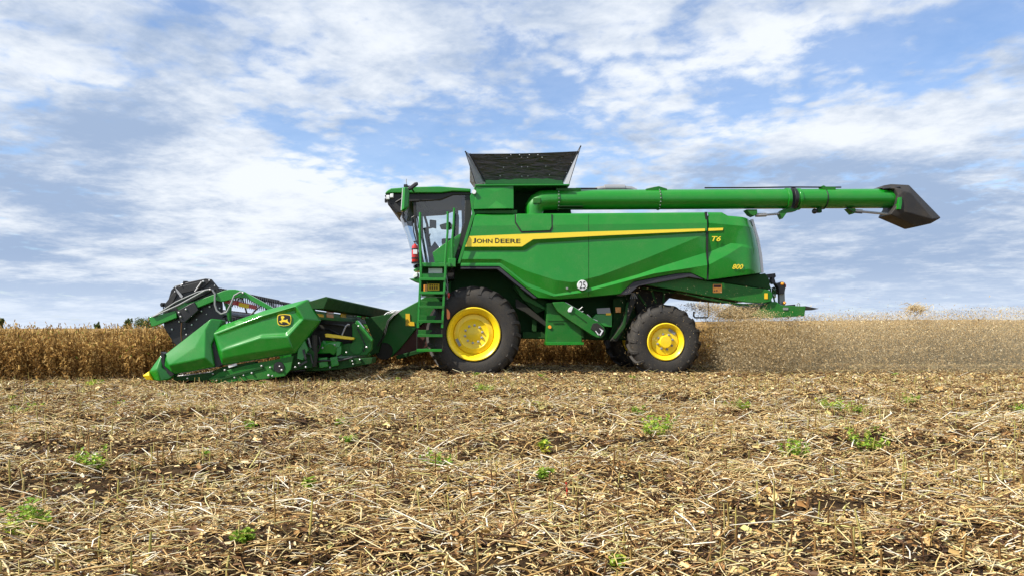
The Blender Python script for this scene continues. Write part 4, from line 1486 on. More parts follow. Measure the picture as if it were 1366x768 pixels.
x_.build('extinguisher_bracket', BLACKM, fe)
MB().prism([(551, 333), (556.5, 333), (556.5, 339), (551, 339)], -0.094, -0.08).build('extinguisher_label', WHITE, fe)
pod = MB().prism([(545.5, 371.8), (551, 371.5), (559.5, 370), (560, 377.5), (553, 375.5)], 0.0, 0.5).build('lamp_pod', GREEN_D, combine, 0.008)
MB().prism([(551.5, 359.5), (555.5, 357), (561, 356), (561, 361), (552, 362)], 0.0, 0.5).build('pod_cap', GREEN, pod, 0.01)
MB().prism([(550.5, 369), (553, 364.5), (557, 363), (557, 369), (552, 371.0)], -0.02, 0.45).build('pod_lens', LAMP, pod, 0.01)
# ladder
YLd = -0.20
lad = MB()
lad.prism([(560.3, 352), (563.3, 352), (559, 437), (556, 437)], YLd, YLd + 0.14)
lad.prism([(593, 352), (596, 352), (591.3, 437), (588.3, 437)], YLd, YLd + 0.14)
ladder = lad.build('ladder', GREEN, combine, 0.005)
for i, py in enumerate((372, 390, 409, 428, 447, 466.5)):
    q = (py - 352) / 85 * 4.2
    mb = MB()
    mb.rect(561.5 - q, py - 1.6, 595 - q, py + 2.0, YLd - 0.02, YLd + 0.03)
    mb.rect(561.5 - q, py - 1.3, 595 - q, py - 0.3, YLd + 0.03, YLd + 0.24)
    if i not in (1, 5):
        mb.rect(562.5 - q, py - 7.5, 593.5 - q, py - 1.0, YLd + 0.22, YLd + 0.235)
    mb.build('ladder_step', GREEN if i in (0, 1, 5) else GREEN_D, ladder, 0.004)
ch = MB()
ch.ptube([(556.6, 437), (556.2, 466)], YLd + 0.05, 0.010, 6)
ch.ptube([(589.5, 437), (590.5, 466)], YLd + 0.05, 0.010, 6)
ch.ptube([(567.5, 448), (566.5, 455), (565, 462)], YLd + 0.12, 0.012, 6)
ch.each('step_straps', GRIME, ladder)
gp = MB()
for k in range(3):
    gp.ptube([(594 - k, 360 + 10 * k), (597.5, 380 + 8 * k), (594.5, 430)], 0.05, 0.010, 6)
gp.ptube([(561, 396), (592, 396)], YLd + 0.16, 0.008, 6)
gp.each('hydraulic_hoses', GREY, combine)
MB().rect(571.5, 358, 590, 370, YLd + 0.25, YLd + 0.27).build('notice_plate', WHITE, combine)
wl = MB().rect(570.5, 378.6, 586, 387.2, YLd + 0.20, YLd + 0.22).build('warning_label', LABELY, combine)
MB().prism([(565, 379.8), (570, 379), (570, 388.5), (565, 389)], YLd + 0.19, YLd + 0.21).build('warning_label', AMBER, combine)
lt = MB()
for a in (573, 576, 579, 582):
    lt.rect(a, 379.6, a + 1.8, 381.2, YLd + 0.196, YLd + 0.2)
    lt.rect(a, 382.3, a + 1.6, 385.8, YLd + 0.196, YLd + 0.2)
lt.build('label_print', RUST, wl)
MB().rect(562, 356, 597, 395, 0.10, 0.16).build('ladder_back_plate', GREEN_U, combine, 0.004)
MB().prism([(595.8, 411), (598.5, 413), (600.2, 417), (600.2, 424), (597, 426), (595.8, 422)], -0.12, -0.06).build('side_reflector', ORANGE, combine, 0.004)
MB().ball(L(598.3, 393.5, -0.1), (0.028, 0.02, 0.06), 10).build('marker_lamp', RED, combine)

# feeder house between the cab and the header
MB().prism([(606, 372), (556, 402.3), (531, 415.6), (500, 452), (503, 468), (522, 476), (534, 464), (556, 437), (606, 400)], 0.95, 2.35, yref=0.95).build('feeder_house', GREEN_D, combine, 0.012)
MB().prism([(524, 474), (556, 438), (606, 402), (606, 462), (556, 470)], 1.0, 2.3, yref=0.95).build('feeder_underside', RUST, combine, 0.01)
MB().prism([(528, 474), (556, 466.5), (600, 456), (600, 461), (556, 472), (530, 479)], 0.85, 0.98).build('lift_ram', GREEN_U, combine, 0.01)
MB().prism([(541, 418), (546.5, 418), (547, 428.5), (552.5, 429), (553, 434.3), (541.3, 434)], 0.93, 0.96).build('corner_label', LABELY, combine)
MB().prism([(486, 424), (505, 421), (530, 416), (512, 440), (505, 470), (492, 474), (497, 452)], 0.70, 2.6).build('feeder_adapter', GREEN_U, combine, 0.01)
fd = MB()
fd.disc(512, 468, 0.88, 12, 0.1, 32)
fd.build('feeder_drive', GRIME, combine)
hp = MB()
for k in range(6):
    o_ = k * 1.3
    hp.ptube([(498 + o_, 455 + o_), (506 + o_ * 1.2, 440 + o_), (512 + o_, 424 + o_ * 0.6), (519 + o_, 417 + o_ * 0.5), (531 + o_, 415 - o_ * 0.4)], 0.88 - 0.05 * k, 0.010, 6)
hp.each('hydraulic_hoses', BLACKM, combine)
hp = MB()
for k in range(5):
    hp.ptube([(508 + 3 * k, 424 - k), (516 + 3 * k, 417 + 2 * (k % 2)), (525 + 2 * k, 413.5)], 0.84, 0.012, 6)
hp.each('hydraulic_couplers', WHITE, combine)

# ------------------------------------------------------------------ the header
header = thing('cutting_header', 'wide green harvesting header with black reel and yellow pointed nose in front of the combine', 'header', (-4.6, 1.65, 0.0))
header.rotation_euler = (R(-1.3), 0, YAW)      # the far end hangs a little lower
header.location.z = -0.086
YH = -2.15
FAR = 5.3
es = MB()
es.facets({'A': (278, 438, -0.12), 'B': (350, 413, -0.12), 'C': (408, 398, -0.12), 'D': (424, 427, -0.14), 'E': (392.5, 471, -0.07), 'F': (330, 481, -0.05), 'G': (295, 487, -0.05), 'H': (285, 464, -0.07),
           'a': (284, 445.5, 0.0), 'b': (350, 421, 0.05), 'c': (395, 408, 0.06), 'd': (405.5, 425, 0.06), 'e': (384, 448, 0.07), 'f': (349, 449.5, 0.08), 'g': (296, 467, 0.05),
           'p': (290, 448.5, 0.0), 'q': (350, 425, 0.005), 'r': (392.5, 412, 0.005), 's': (400.5, 424.5, 0.005), 't': (381, 444, 0.015), 'u': (349, 446, 0.025), 'v': (301, 462, 0.035),
           'w': (391, 463, 0.03), 'x': (330, 472, 0.04), 'y': (297, 478, 0.03)},
          [('A', 'B', 'b', 'a'), ('B', 'C', 'c', 'b'), ('C', 'D', 'd', 'c'), ('D', 'E', 'w', 'e', 'd'), ('e', 'w', 'x', 'f'), ('f', 'x', 'y', 'g'), ('w', 'E', 'F', 'x'), ('x', 'F', 'G', 'y'),
           ('y', 'G', 'H'), ('H', 'g', 'y'), ('H', 'A', 'a'), ('H', 'a', 'p', 'v', 'g'),
           ('a', 'b', 'q', 'p'), ('b', 'c', 'r', 'q'), ('c', 'd', 's', 'r'), ('d', 'e', 't', 's'), ('e', 'f', 'u', 't'), ('f', 'g', 'v', 'u'),
           ('p', 'q', 'u', 'v'), ('q', 'r', 's', 't', 'u')], YH, ['A', 'B', 'C', 'D', 'E', 'F', 'G', 'H'], 0.30)
shield = es.build('end_shield', GREEN, header, 0.028, smooth=24)


def em(pts):
    return [(360 + a / 25.6, 410 + b / 25.6) for a, b in pts]


bd = em([(240, 290), (262, 250), (300, 230), (480, 213), (650, 230), (690, 250), (708, 290), (717, 420), (692, 540), (670, 580), (600, 605), (470, 625), (330, 605), (270, 575), (248, 530), (233, 420)])
badge = MB().prism(bd, YH - 0.030, YH + 0.0).build('emblem', STRIPE, shield)
cxm, cym = sum(p[0] for p in bd) / len(bd), sum(p[1] for p in bd) / len(bd)
MB().prism([(cxm + (a - cxm) * 0.89, cym + (b - cym) * 0.87) for a, b in bd], YH - 0.033, YH - 0.02).build('emblem_field', INK, shield)
MB().prism(em([(362, 318), (372, 285), (410, 278), (455, 280), (482, 315), (478, 345), (455, 360), (436, 375), (440, 402), (490, 412), (548, 414), (570, 378), (590, 395), (592, 458), (640, 508), (692, 545), (672, 566),
               (630, 550), (585, 520), (540, 498), (490, 482), (430, 484), (385, 492), (412, 520), (400, 538), (362, 515), (340, 492), (306, 474), (318, 454), (375, 436), (388, 400), (386, 372), (368, 350)]), YH - 0.036, YH - 0.03).build('emblem_deer', STRIPE, shield)

ms = MB()
ms.facets({'a': (217.5, 472.5, -0.06), 'b': (280, 424.5, -0.03), 'B': (292.5, 426, -0.14), 'k': (273.5, 438, 0.0), 'K': (275.5, 476.5, 0.09), 'o': (226, 486.5, 0.05), 'm': (262, 462, 0.035), 'r': (285.5, 489, 0.0), 'l': (219, 488, 0.0), 'z': (231, 499, -0.04), 'n': (281, 460, 0.02)},
          [('a', 'b', 'k', 'm'), ('a', 'm', 'o'), ('k', 'K', 'm'), ('m', 'K', 'o'), ('b', 'B', 'n', 'k'), ('k', 'n', 'r', 'K'), ('o', 'K', 'r', 'z'), ('a', 'o', 'z', 'l')], YH - 0.02, ['a', 'b', 'B', 'n', 'r', 'z', 'l'], 0.34)
ms.build('divider_shield', GREEN, header, 0.024, smooth=26)
nm = MB()
nm.facets({'t': (213.5, 470, -0.08), 'u': (195.7, 495.3, -0.08), 'v': (201.6, 507, -0.08), 'w': (214, 508, 0.02), 'x': (224, 506, -0.04), 'y': (230, 500.5, -0.08), 'z': (215.5, 490, 0.0), 'm': (210, 492, 0.05)},
          [('t', 'u', 'm'), ('u', 'v', 'w', 'm'), ('t', 'm', 'z'), ('m', 'w', 'x', 'z'), ('z', 'x', 'y')], YH - 0.03, ['t', 'u', 'v', 'w', 'x', 'y', 'z'], 0.30)
nm.build('divider_nose', GREEN, header, 0.020, smooth=26)
nt = MB()
nt.facets({'a': (186.5, 501, -0.10), 'b': (196, 495.0, -0.07), 'm': (199, 500, 0.01), 'c': (202.5, 507.2, -0.06), 'd': (193, 506.3, -0.07)}, [('a', 'b', 'm'), ('a', 'm', 'c', 'd'), ('b', 'c', 'm')], YH - 0.035, ['a', 'b', 'c', 'd'], 0.26)
nt.build('nose_tip', YELLOW, header, 0.008, smooth=14)
gaps = MB()
gaps.prism([(214, 469), (219, 471), (219, 488), (232, 498.5), (228, 501.5), (215, 490)], YH + 0.0, YH + 0.2)
gaps.prism([(277, 437), (281, 437), (288, 464), (297, 485), (291, 489), (284, 488), (277, 462)], YH + 0.04, YH + 0.2)
gaps.each('rubber_seal', BLACKM, header)
sk = MB()
sk.prism([(278, 505), (292, 496), (330, 486), (391, 474), (388, 492), (380, 501), (350, 505.5), (284, 511)], YH + 0.07, YH + 0.13)
sk.build('skid_plate', GREEN_D, header, 0.008)
sk = MB()
sk.prism([(224, 503), (280, 496), (296, 489), (340, 481), (340, 486), (285, 500), (280, 507), (232, 507)], YH + 0.10, YH + 0.3)
sk.build('skid_frame', GREEN_U, header, 0.008)
sb = MB()
sb.prism([(283, 505), (350, 488), (352, 491), (285, 509)], YH + 0.05, YH + 0.09)
sb.build('tie_bar', GREEN_U, header, 0.005)
bh = MB()
bh.disc(371.7, 489, YH + 0.055, 7.2, 0.03, 28, 0.0136)
bh.build('drive_hole', BLACKM, header)
bt = MB()
for a, b, r_ in ((349, 487.5, 1.8), (358.5, 500, 2.2), (363.5, 500.8, 1.4), (360.5, 489.5, 1.6), (376, 493, 2.0), (373, 488, 1.5), (284, 498, 1.5), (325, 500, 1.3), (289, 507, 1.2), (250, 504, 1.4)):
    bt.ball(L(a, b, YH + 0.05), r_ * 0.012, 8)
bt.each('bolt_heads', STEEL, header)
MB().prism([(304, 487), (315, 484), (316, 486.5), (305, 490)], YH + 0.035, YH + 0.05).build('maker_plate', WHITE, header)
lf = MB()
lf.prism([(388, 472), (412, 462), (420, 470), (416, 490), (388, 494)], YH + 0.15, YH + 0.5)
lf.prism([(420, 475), (455, 478), (497, 476), (496, 484), (454, 491.5), (420, 494), (400, 494)], YH + 0.35, YH + 0.9)
lf.each('lower_frame', GREEN_U, header, 0.012)

# cross beams from end to end
yb0, yb1 = YH + 0.12, FAR
def skew(mb, d=0.5):
    mb.v = [(x + d * (y - YH) / (FAR - YH), y, z) for x, y, z in mb.v]
    return mb


skew(MB().prism([(404, 405), (412, 401.2), (434, 394.8), (437, 397), (431, 411.5), (415, 412)], yb0, yb1)).build('top_beam', GREEN_U, header, 0.012)
rail = skew(MB().prism([(409, 413.5), (419.5, 413.5), (420, 424.6), (409, 424.6)], yb0 + 0.05, yb1)).build('rear_rail', GREEN_D, header, 0.008)
xr = L(420, 420, yb0 + 0.05)[0]


def sticker(px0, px1, py0, py1, m, name):
    ym = 0.0
    for _ in range(4):
        xs_ = xr + 0.5 * (ym - YH) / (FAR - YH)
        a, b = LX(px0, py0, xs_), LX(px1, py0, xs_)
        ym = (a[1] + b[1]) / 2
    dz_ = 0.0227 * (ym - YH)                       # the header hangs lower towards its far end
    zt = LX((px0 + px1) / 2, py0, xs_)[2] + dz_
    zb_ = LX((px0 + px1) / 2, py1, xs_)[2] + dz_
    x0_ = xr + 0.5 * (a[1] - YH) / (FAR - YH)
    x1_ = xr + 0.5 * (b[1] - YH) / (FAR - YH)
    mb = MB()
    mb.add([(x + e, y, z) for e in (-0.002, 0.006) for x, y, z in ((x0_, a[1], zb_), (x1_, b[1], zb_), (x1_, b[1], zt), (x0_, a[1], zt))],
           [(0, 1, 2, 3), (7, 6, 5, 4), (0, 4, 5, 1), (1, 5, 6, 2), (2, 6, 7, 3), (3, 7, 4, 0)])
    mb.build(name, m, rail)


sticker(422, 429.5, 418.5, 422.2, LABELY, 'rail_sticker')
sticker(436, 443, 415.5, 418.5, RED, 'rail_sticker')
sticker(436, 443, 418.8, 423.2, ORANGE, 'rail_sticker')
sticker(455, 460, 416.5, 423, LABELY, 'rail_sticker')
sticker(463, 471, 418, 422.5, GREY, 'rail_sticker')
sticker(474, 476, 417.5, 423, WHITE, 'rail_sticker')
sticker(484, 488, 421, 425.5, LABELY, 'rail_sticker')
xf = L(212, 505, YH + 0.3)[0]
xb = L(408, 440, YH + 0.3)[0]
MB().box(xb - 0.12, xb, yb0 + 0.1, yb1, 0.20, 1.20).build('back_wall', BLACKM, header, 0.01)
bltm = MB()
bltm.add([(xf + 0.35, yb0 + 0.1, 0.10), (xf + 0.35, yb1, 0.10), (xb, yb1, 0.34), (xb, yb0 + 0.1, 0.34), (xf + 0.35, yb0 + 0.1, 0.05), (xf + 0.35, yb1, 0.05), (xb, yb1, 0.2), (xb, yb0 + 0.1, 0.2)],
         [(0, 1, 2, 3), (7, 6, 5, 4), (0, 4, 5, 1), (1, 5, 6, 2), (2, 6, 7, 3), (3, 7, 4, 0)])
bltm.build('draper_belt', BLACK, header)
kb = MB()
kb.box(xf + 0.12, xf + 0.36, yb0 + 0.1, yb1, 0.045, 0.09)
yy = yb0 + 0.15
while yy < yb1:
    kb.add([(xf + 0.12, yy - 0.025, 0.05), (xf + 0.12, yy + 0.025, 0.05), (xf, yy, 0.065), (xf + 0.12, yy, 0.095)], [(0, 1, 2), (0, 2, 3), (1, 3, 2), (0, 3, 1)])
    yy += 0.0762
kb.build('knife_bar', STEEL, header)
lt_ = MB()
lt_.tube([L(432, 485, YH + 0.6), (L(432, 485, YH + 0.6)[0], FAR, 0.35)], 0.12, 12)
lt_.build('torque_tube', GREEN_D, header)
fs = MB()
fs.prism([(217, 472), (280, 425), (350, 413), (408, 398), (424, 427), (392, 471), (330, 481), (285, 489), (231, 499)], FAR, FAR + 0.3, yref=YH)
fs.build('end_shield', GREEN, header, 0.02)
# drive gear behind the shield
MB().prism([(433, 444.2), (436, 443.6), (472, 449), (471.5, 451.8), (468, 452), (433.5, 448.5)], YH + 0.45, YH + 0.6).build('drive_shaft_cover', YELLOW, header, 0.008)
hd = MB()
hd.facets({'a': (422, 471, 0), 'b': (422.5, 461.5, 0.02), 'c': (430, 453, -0.05), 'd': (454, 454.6, -0.05), 'e': (452.5, 463, 0.0), 'f': (445, 473, 0.0), 'g': (440, 470, 0.02), 'h': (441, 456, 0.04)},
          [('b', 'c', 'h'), ('c', 'd', 'h'), ('d', 'e', 'h'), ('e', 'f', 'g', 'h'), ('a', 'b', 'h', 'g')], YH + 0.40, ['a', 'b', 'c', 'd', 'e', 'f', 'g'], 0.3)
hd.build('drive_guard', GREEN, header, 0.012, smooth=15)
tg = MB().prism([(469, 431.5), (475, 428), (496, 452.5), (495.5, 465), (489, 472.3), (456, 473.3), (453, 464), (456, 457.5), (470, 456)], YH + 0.62, YH + 0.8).build('gear_cover', GREEN_D, header, 0.015)
MB().prism([(474, 427), (476.5, 426), (497, 451.5), (496, 454.5)], YH + 0.55, YH + 0.75).build('cover_edge', GREEN, tg, 0.006)
MB().disc(475, 462.5, YH + 0.60, 9, 0.04, 28, 0.014).build('cover_boss', GREEN_D, tg)
dk = MB()
dk.prism([(412, 425), (470, 427), (470, 457), (453, 458), (452, 474), (416, 476)], YH + 0.82, YH + 0.9)
dk.build('rear_panel', GRIME, header)
ho = MB()
ho.ptube([(466, 432), (464, 431.5), (461, 434), (458, 441), (456, 446)], YH + 0.42, 0.014, 8)
ho.ptube([(403, 470), (408, 466), (412, 473), (416, 468), (419, 475)], YH + 0.2, 0.018, 8)
ho.ptube([(411, 450), (414, 462), (412, 475), (408, 480)], YH + 0.25, 0.02, 8)
ho.each('hose', STEEL, header)
ha = MB()
ha.ptube([(419, 446), (420, 475), (418, 488)], YH + 0.2, 0.05, 8)
ha.build('drive_post', GRIME, header)
lw = MB()
lw.prism([(468, 480), (482, 477.5), (482, 483), (470, 486)], YH + 0.32, YH + 0.4)
lw.build('hitch_plate', GREEN_U, header)

# small hardware round the drive end
hw = MB()
hw.ptube([(424, 430), (445, 431), (466, 434)], YH + 0.75, 0.022, 8)
hw.ptube([(424, 436), (440, 438), (452, 444)], YH + 0.78, 0.016, 8)
hw.ptube([(414, 484), (430, 480), (452, 480), (470, 476)], YH + 0.30, 0.020, 8)
hw.ptube([(396, 478), (404, 470), (414, 472), (417, 484)], YH + 0.12, 0.016, 8)
hw.ptube([(476, 436), (482, 447), (487, 459), (485, 468)], YH + 0.58, 0.011, 6)
hw.ptube([(425, 448), (427, 458), (424, 468)], YH + 0.36, 0.018, 8)
hw.each('hose', BLACKM, header)
hb_ = MB()
for a, b in ((470, 480.5), (480, 478.5), (471, 484.5), (430, 463), (446, 459), (462, 469), (489, 462), (478, 434), (399, 484), (394, 489), (408, 489), (313, 503), (336, 497), (300, 493), (440, 489)):
    hb_.ball(L(a, b, YH + (0.30 if a > 415 else 0.05)), 0.015 + 0.008 * random.random(), 8)
hb_.each('bolt_head', STEEL, header)
pl_ = MB()
pl_.prism([(449, 463), (455, 460), (455, 471), (448, 475)], YH + 0.38, YH + 0.42)
pl_.prism([(424, 477), (436, 475.5), (438, 488), (426, 490)], YH + 0.30, YH + 0.36)
pl_.prism([(440, 476), (449, 474.5), (452, 486), (442, 488.5)], YH + 0.28, YH + 0.36)
pl_.prism([(397, 462), (405, 452), (411, 466), (404, 480), (396, 478)], YH + 0.10, YH + 0.2)
pl_.each('bracket_plate', GREEN, header, 0.008)
sl_ = MB()
sl_.prism([(403, 466), (405.5, 465), (409, 478), (406.5, 479.5)], YH + 0.07, YH + 0.1)
sl_.prism([(398, 486), (409, 480), (410, 482), (399, 488.5)], YH + 0.07, YH + 0.1)
sl_.each('frame_slot', BLACKM, header)

# the reel
YR0, YR1 = YH + 0.42, FAR - 0.3
ep = [(216, 413), (219, 408), (222, 403), (227, 386), (232, 380.5), (251, 375), (273, 370.6), (281, 371.6), (293, 386), (296, 405), (296.6, 424), (270, 452), (236, 461), (231, 456), (218, 436)]
rc = L(256, 415, YR0)
reel = MB().prism(ep, YR0, YR0 + 0.03).build('reel', BLACKM, header, 0.008)
MB().lathe([(0.0001, 0), (0.36, 0), (0.36, 0.03), (0.0001, 0.03)], (rc[0], YR1, rc[2]), 6).build('end_plate', BLACKM, reel)
rc = L(256, 415, YR0)
er = MB()
er.prism([(232, 383), (270, 373.5), (279, 374.5), (270, 383), (240, 391)], YR0 - 0.02, YR0)
er.prism([(257, 388), (268, 374.5), (270.5, 376), (260, 391)], YR0 - 0.035, YR0 - 0.02)
er.prism([(219, 404), (231, 388), (235, 391), (223, 415)], YR0 - 0.02, YR0)
er.each('end_plate_rib', BLACK, reel, 0.005)
wb = MB()
for a, b in ((233, 382), (277.5, 373), (269, 374.5), (241, 380), (285, 380), (232, 388), (240, 394), (270, 392), (228, 418), (245, 437), (260, 445), (228, 438), (252, 451), (268, 414), (278, 408), (281, 428), (262, 425),
             (255, 432), (275, 418), (248, 445), (238, 428), (287, 397), (292, 410), (273, 432), (266, 438)):
    wb.ball(L(a + random.uniform(-1, 1), b, YR0 - 0.03), 0.011 + 0.008 * random.random(), 6)
wb.build('plate_bolts', WHITE, reel)
sl = MB()
sl.prism([(232, 382), (236, 386), (243, 394), (241, 397), (235, 389)], YR0 - 0.04, YR0 - 0.022)
sl.ptube([(259, 388), (268, 375)], YR0 - 0.045, 0.014, 6)
sl.build('plate_slots', STEEL, reel)
MB().tube([(rc[0], YR0, rc[2]), (rc[0], YR1, rc[2])], 0.085, 14).build('reel_tube', BLACKM, reel)
for k in range(6):
    a = R(46 + 60 * k)
    bx_, bz_ = rc[0] + 0.58 * math.cos(a), rc[2] + 0.55 * math.sin(a)
    tb_ = MB()
    tb_.tube([(bx_, YR0, bz_), (bx_, YR1, bz_)], 0.024, 8)
    yy = YR0 + 0.08
    while yy < YR1:
        tb_.tube([(bx_, yy, bz_ + 0.03), (bx_ + 0.01, yy, bz_ - 0.12), (bx_ + 0.05, yy, bz_ - 0.27)], [0.012, 0.010, 0.006], 5)
        tb_.box(bx_ - 0.035, bx_ + 0.035, yy - 0.022, yy + 0.022, bz_ - 0.035, bz_ + 0.04)
        yy += 0.155
    tb_.build('tine_bar', BLACKM, reel)
for yy in np.linspace(YR0 + 1.6, YR1 - 1.6, 3):
    sp_ = MB()
    for k in range(6):
        a = R(46 + 60 * k)
        sp_.tube([(rc[0], yy, rc[2]), (rc[0] + 0.57 * math.cos(a), yy, rc[2] + 0.54 * math.sin(a))], 0.02, 6)
    sp_.build('reel_spider', BLACKM, reel)


def z1(pts):
    return [(170 + a / 4.267, 350 + b / 4.267) for a, b in pts]


YAa = YR0 - 0.12
arm = MB().prism(z1([(118, 308), (130, 305), (265, 272), (275, 285), (278, 310), (152, 358), (132, 360)]), YAa, YAa + 0.09).build('reel_arm', GREEN, header, 0.008)
MB().prism(z1([(270, 250), (322, 224), (328, 232), (385, 215), (495, 176), (540, 158), (572, 150), (610, 150), (660, 162), (768, 222), (860, 275), (840, 285), (768, 250), (672, 200), (620, 195), (560, 215), (528, 220), (500, 212), (392, 256), (300, 282)]), YAa, YAa + 0.09).build('reel_arm', GREEN, header, 0.008)
MB().prism(z1([(275, 276), (345, 236), (375, 222), (400, 268), (322, 338), (300, 335)]), YAa - 0.03, YAa + 0.1).build('arm_bracket', BLACKM, header, 0.008)
rods = MB()
rods.ptube(z1([(140, 306), (290, 238), (440, 155), (468, 150)]), YAa - 0.02, 0.016, 8)
rods.ptube(z1([(150, 300), (270, 222), (395, 165), (460, 150)]), YAa + 0.05, 0.013, 8)
rods.each('reel_ram', GREY, header)
MB().prism(z1([(265, 212), (300, 205), (455, 140), (470, 150), (460, 165), (330, 230), (290, 240)]), YAa + 0.06, YAa + 0.1).build('ram_mount', BLACKM, header)
hh = MB()
hh.ptube(z1([(478, 152), (494, 175), (494, 235), (505, 270), (530, 290), (562, 280), (585, 235), (605, 185), (640, 165), (658, 170)]), YAa - 0.03, 0.018, 8)
hh.build('reel_hose', GREY, header)
bb = MB()
for a, b in ((468, 152), (290, 282), (330, 264), (655, 170), (300, 305)):
    p = L(170 + a / 4.267, 350 + b / 4.267, YAa - 0.04)
    bb.ball(p, 0.020, 8)
bb.each('arm_pins', STEEL, header)
mk = MB().prism(z1([(550, 216), (600, 210), (735, 242), (728, 264), (600, 236), (548, 228)]), YAa + 0.14, YAa + 0.16).build('marker_strip', RED, header)
MB().prism(z1([(632, 224), (690, 236), (686, 258), (628, 246)]), YAa + 0.135, YAa + 0.14).build('marker_patch', LABELY, mk)
MB().prism(z1([(548, 225), (585, 240), (585, 330), (570, 330)]), YAa + 0.1, YAa + 0.16).build('arm_support', GREEN_D, header, 0.006)
fst = MB()
fst.ptube(z1([(306, 340), (303, 400), (308, 445)]), YAa, 0.012, 6)
fst.build('hanging_straw', STUB, header)

# ------------------------------------------------------------------ flying chaff behind the machine
def chaff():
    parts = []
    n = 150000
    # thrown back and down from the chopper, spreading to the rear
    lx = 4.3 + rng.gamma(1.5, 3.6, n)
    lx = np.where(lx > 14, 4.3 + rng.random(n) * 10, lx)
    ly = -0.6 + rng.random(n) ** 1.3 * 3.4
    top = 1.18 + 0.04 * (lx - 6)
    lz = rng.random(n) ** 0.85 * top + rng.normal(0, 0.05, n)
    ok = (lz > 0.02) & ~((lx < 4.7) & (lz > 0.9))
    lx, ly, lz = lx[ok], ly[ok], lz[ok]
    # the dense spill under the chopper
    k = 12000
    a = rng.random(k)
    sx = 4.05 + 1.7 * a + rng.normal(0, 0.12, k)
    sz = 1.52 - 0.22 * a - np.abs(rng.normal(0, 0.19, k)) * (0.6 + a)
    sy = -0.1 + rng.random(k) ** 1.5 * 1.6
    # thin high scraps and the trail over the crop
    h = 3200
    hx = 5.6 + rng.gamma(2.2, 1.7, h)
    hz_ = 1.08 + rng.exponential(0.11, h)
    hy_ = -0.3 + rng.random(h) * 2.0
    # chopped straw pouring down from under the tail
    g = 26000
    fall = rng.random(g)
    fx = 4.2 + 1.2 * rng.random(g) + 1.9 * fall * rng.random(g)
    fz = 1.42 - 1.38 * fall + rng.normal(0, 0.05, g)
    fy = -0.45 + 1.5 * rng.random(g)
    # bits over the rear wheel and side
    w = 900
    qx = 2.2 + rng.random(w) * 3.2
    qz = 0.15 + rng.random(w) * 1.7
    qy = -0.25 + rng.random(w) * 0.25
    X = np.concatenate([lx, sx, hx, fx, qx])
    Y = np.concatenate([ly, sy, hy_, fy, qy])
    Z = np.concatenate([lz, sz, hz_, np.maximum(fz, 0.02), qz])
    m = len(X)
    wx, wy = X * CA - Y * SA, D0 + X * SA + Y * CA
    ln = np.clip(rng.lognormal(-4.35, 0.5, m), 0.006, 0.07)
    ln[-w:] *= 0.7
    V, F, T = flakes(np.stack([wx, wy, Z], -1), ln, ln * (0.25 + 0.4 * rng.random(m)), rng.random(m) * math.tau, rng.normal(0, 0.8, m), rng.normal(0, 1.5, m), np.clip(rng.beta(2.2, 1.6, m), 0, 1))
    o = mesh_np('flying_chaff', V, F, CHAFF, T)
    return tag(o, kind='stuff')


chaff()


def dust():
    m = bpy.data.materials.new('dust')
    m.use_nodes = True
    N, K = m.node_tree.nodes, m.node_tree.links
    N.remove(N['Principled BSDF'])
    v = N.new('ShaderNodeVolumePrincipled')
    v.inputs['Color'].default_value = (0.98, 0.82, 0.52, 1)
    v.inputs['Anisotropy'].default_value = 0.2
    v.inputs['Density'].default_value = 0.21
    K.new(v.outputs[0], N['Material Output'].inputs['Volume'])
    mb = MB()
    # a long low bank of dust that widens to the rear
    st = [(4.4, -0.3, 1.2, 0.5), (5.4, -0.5, 1.6, 0.95), (7.0, -0.7, 1.8, 1.15), (9.5, -0.7, 2.0, 1.22), (12.5, -0.7, 2.2, 1.28), (16, -0.7, 2.4, 1.28)]
    ring = []
    for x, y0, y1, h in st:
        ring.append([(x, y0, -0.3), (x, y0 + 0.15, h * 0.5), (x, y0 + 0.6, h * 0.9), (x, (y0 + y1) / 2, h), (x, y1 - 0.4, h * 0.95), (x, y1, h * 0.7), (x, y1, -0.3)])
    n = 7
    vv = [p for r in ring for p in r]
    f = [(i * n + j, i * n + (j + 1) % n, (i + 1) * n + (j + 1) % n, (i + 1) * n + j) for i in range(len(ring) - 1) for j in range(n)]
    f += [tuple(range(n)), tuple(range(len(vv) - n, len(vv)))]
    mb.v = [tuple(to_world(*p)) for p in vv]
    mb.f = f
    o = mb.build('dust_cloud', m)
    o.modifiers.new('smooth', 'SUBSURF').render_levels = 2
    tag(o, kind='stuff')


dust()


def straw_clump(px, py, n, spread, name, label):
    c = to_world(*L(px, py, 0.2))
    q = np.array(c)[None] + rng.normal(0, 1, (n, 3)) * np.array([spread * 1.5, spread, spread * 0.6])
    ln = 0.12 + 0.22 * rng.random(n)
    V, F, T = straws(q, ln, np.full(n, 0.0062), rng.normal(0.2, 0.9, n), rng.normal(0.25, 0.45, n), rng.normal(0, 0.12, n) * ln, 0.7 + 0.3 * rng.random(n))
    V = V - np.array(c)[None]
    o = mesh_np(name, V, F, CHAFF, T)
    o.location = c
    tag(o, label, 'straw')


straw_clump(1221, 412, 110, 0.085, 'straw_clump', 'golden clump of straw flying above the crop well behind the harvester')


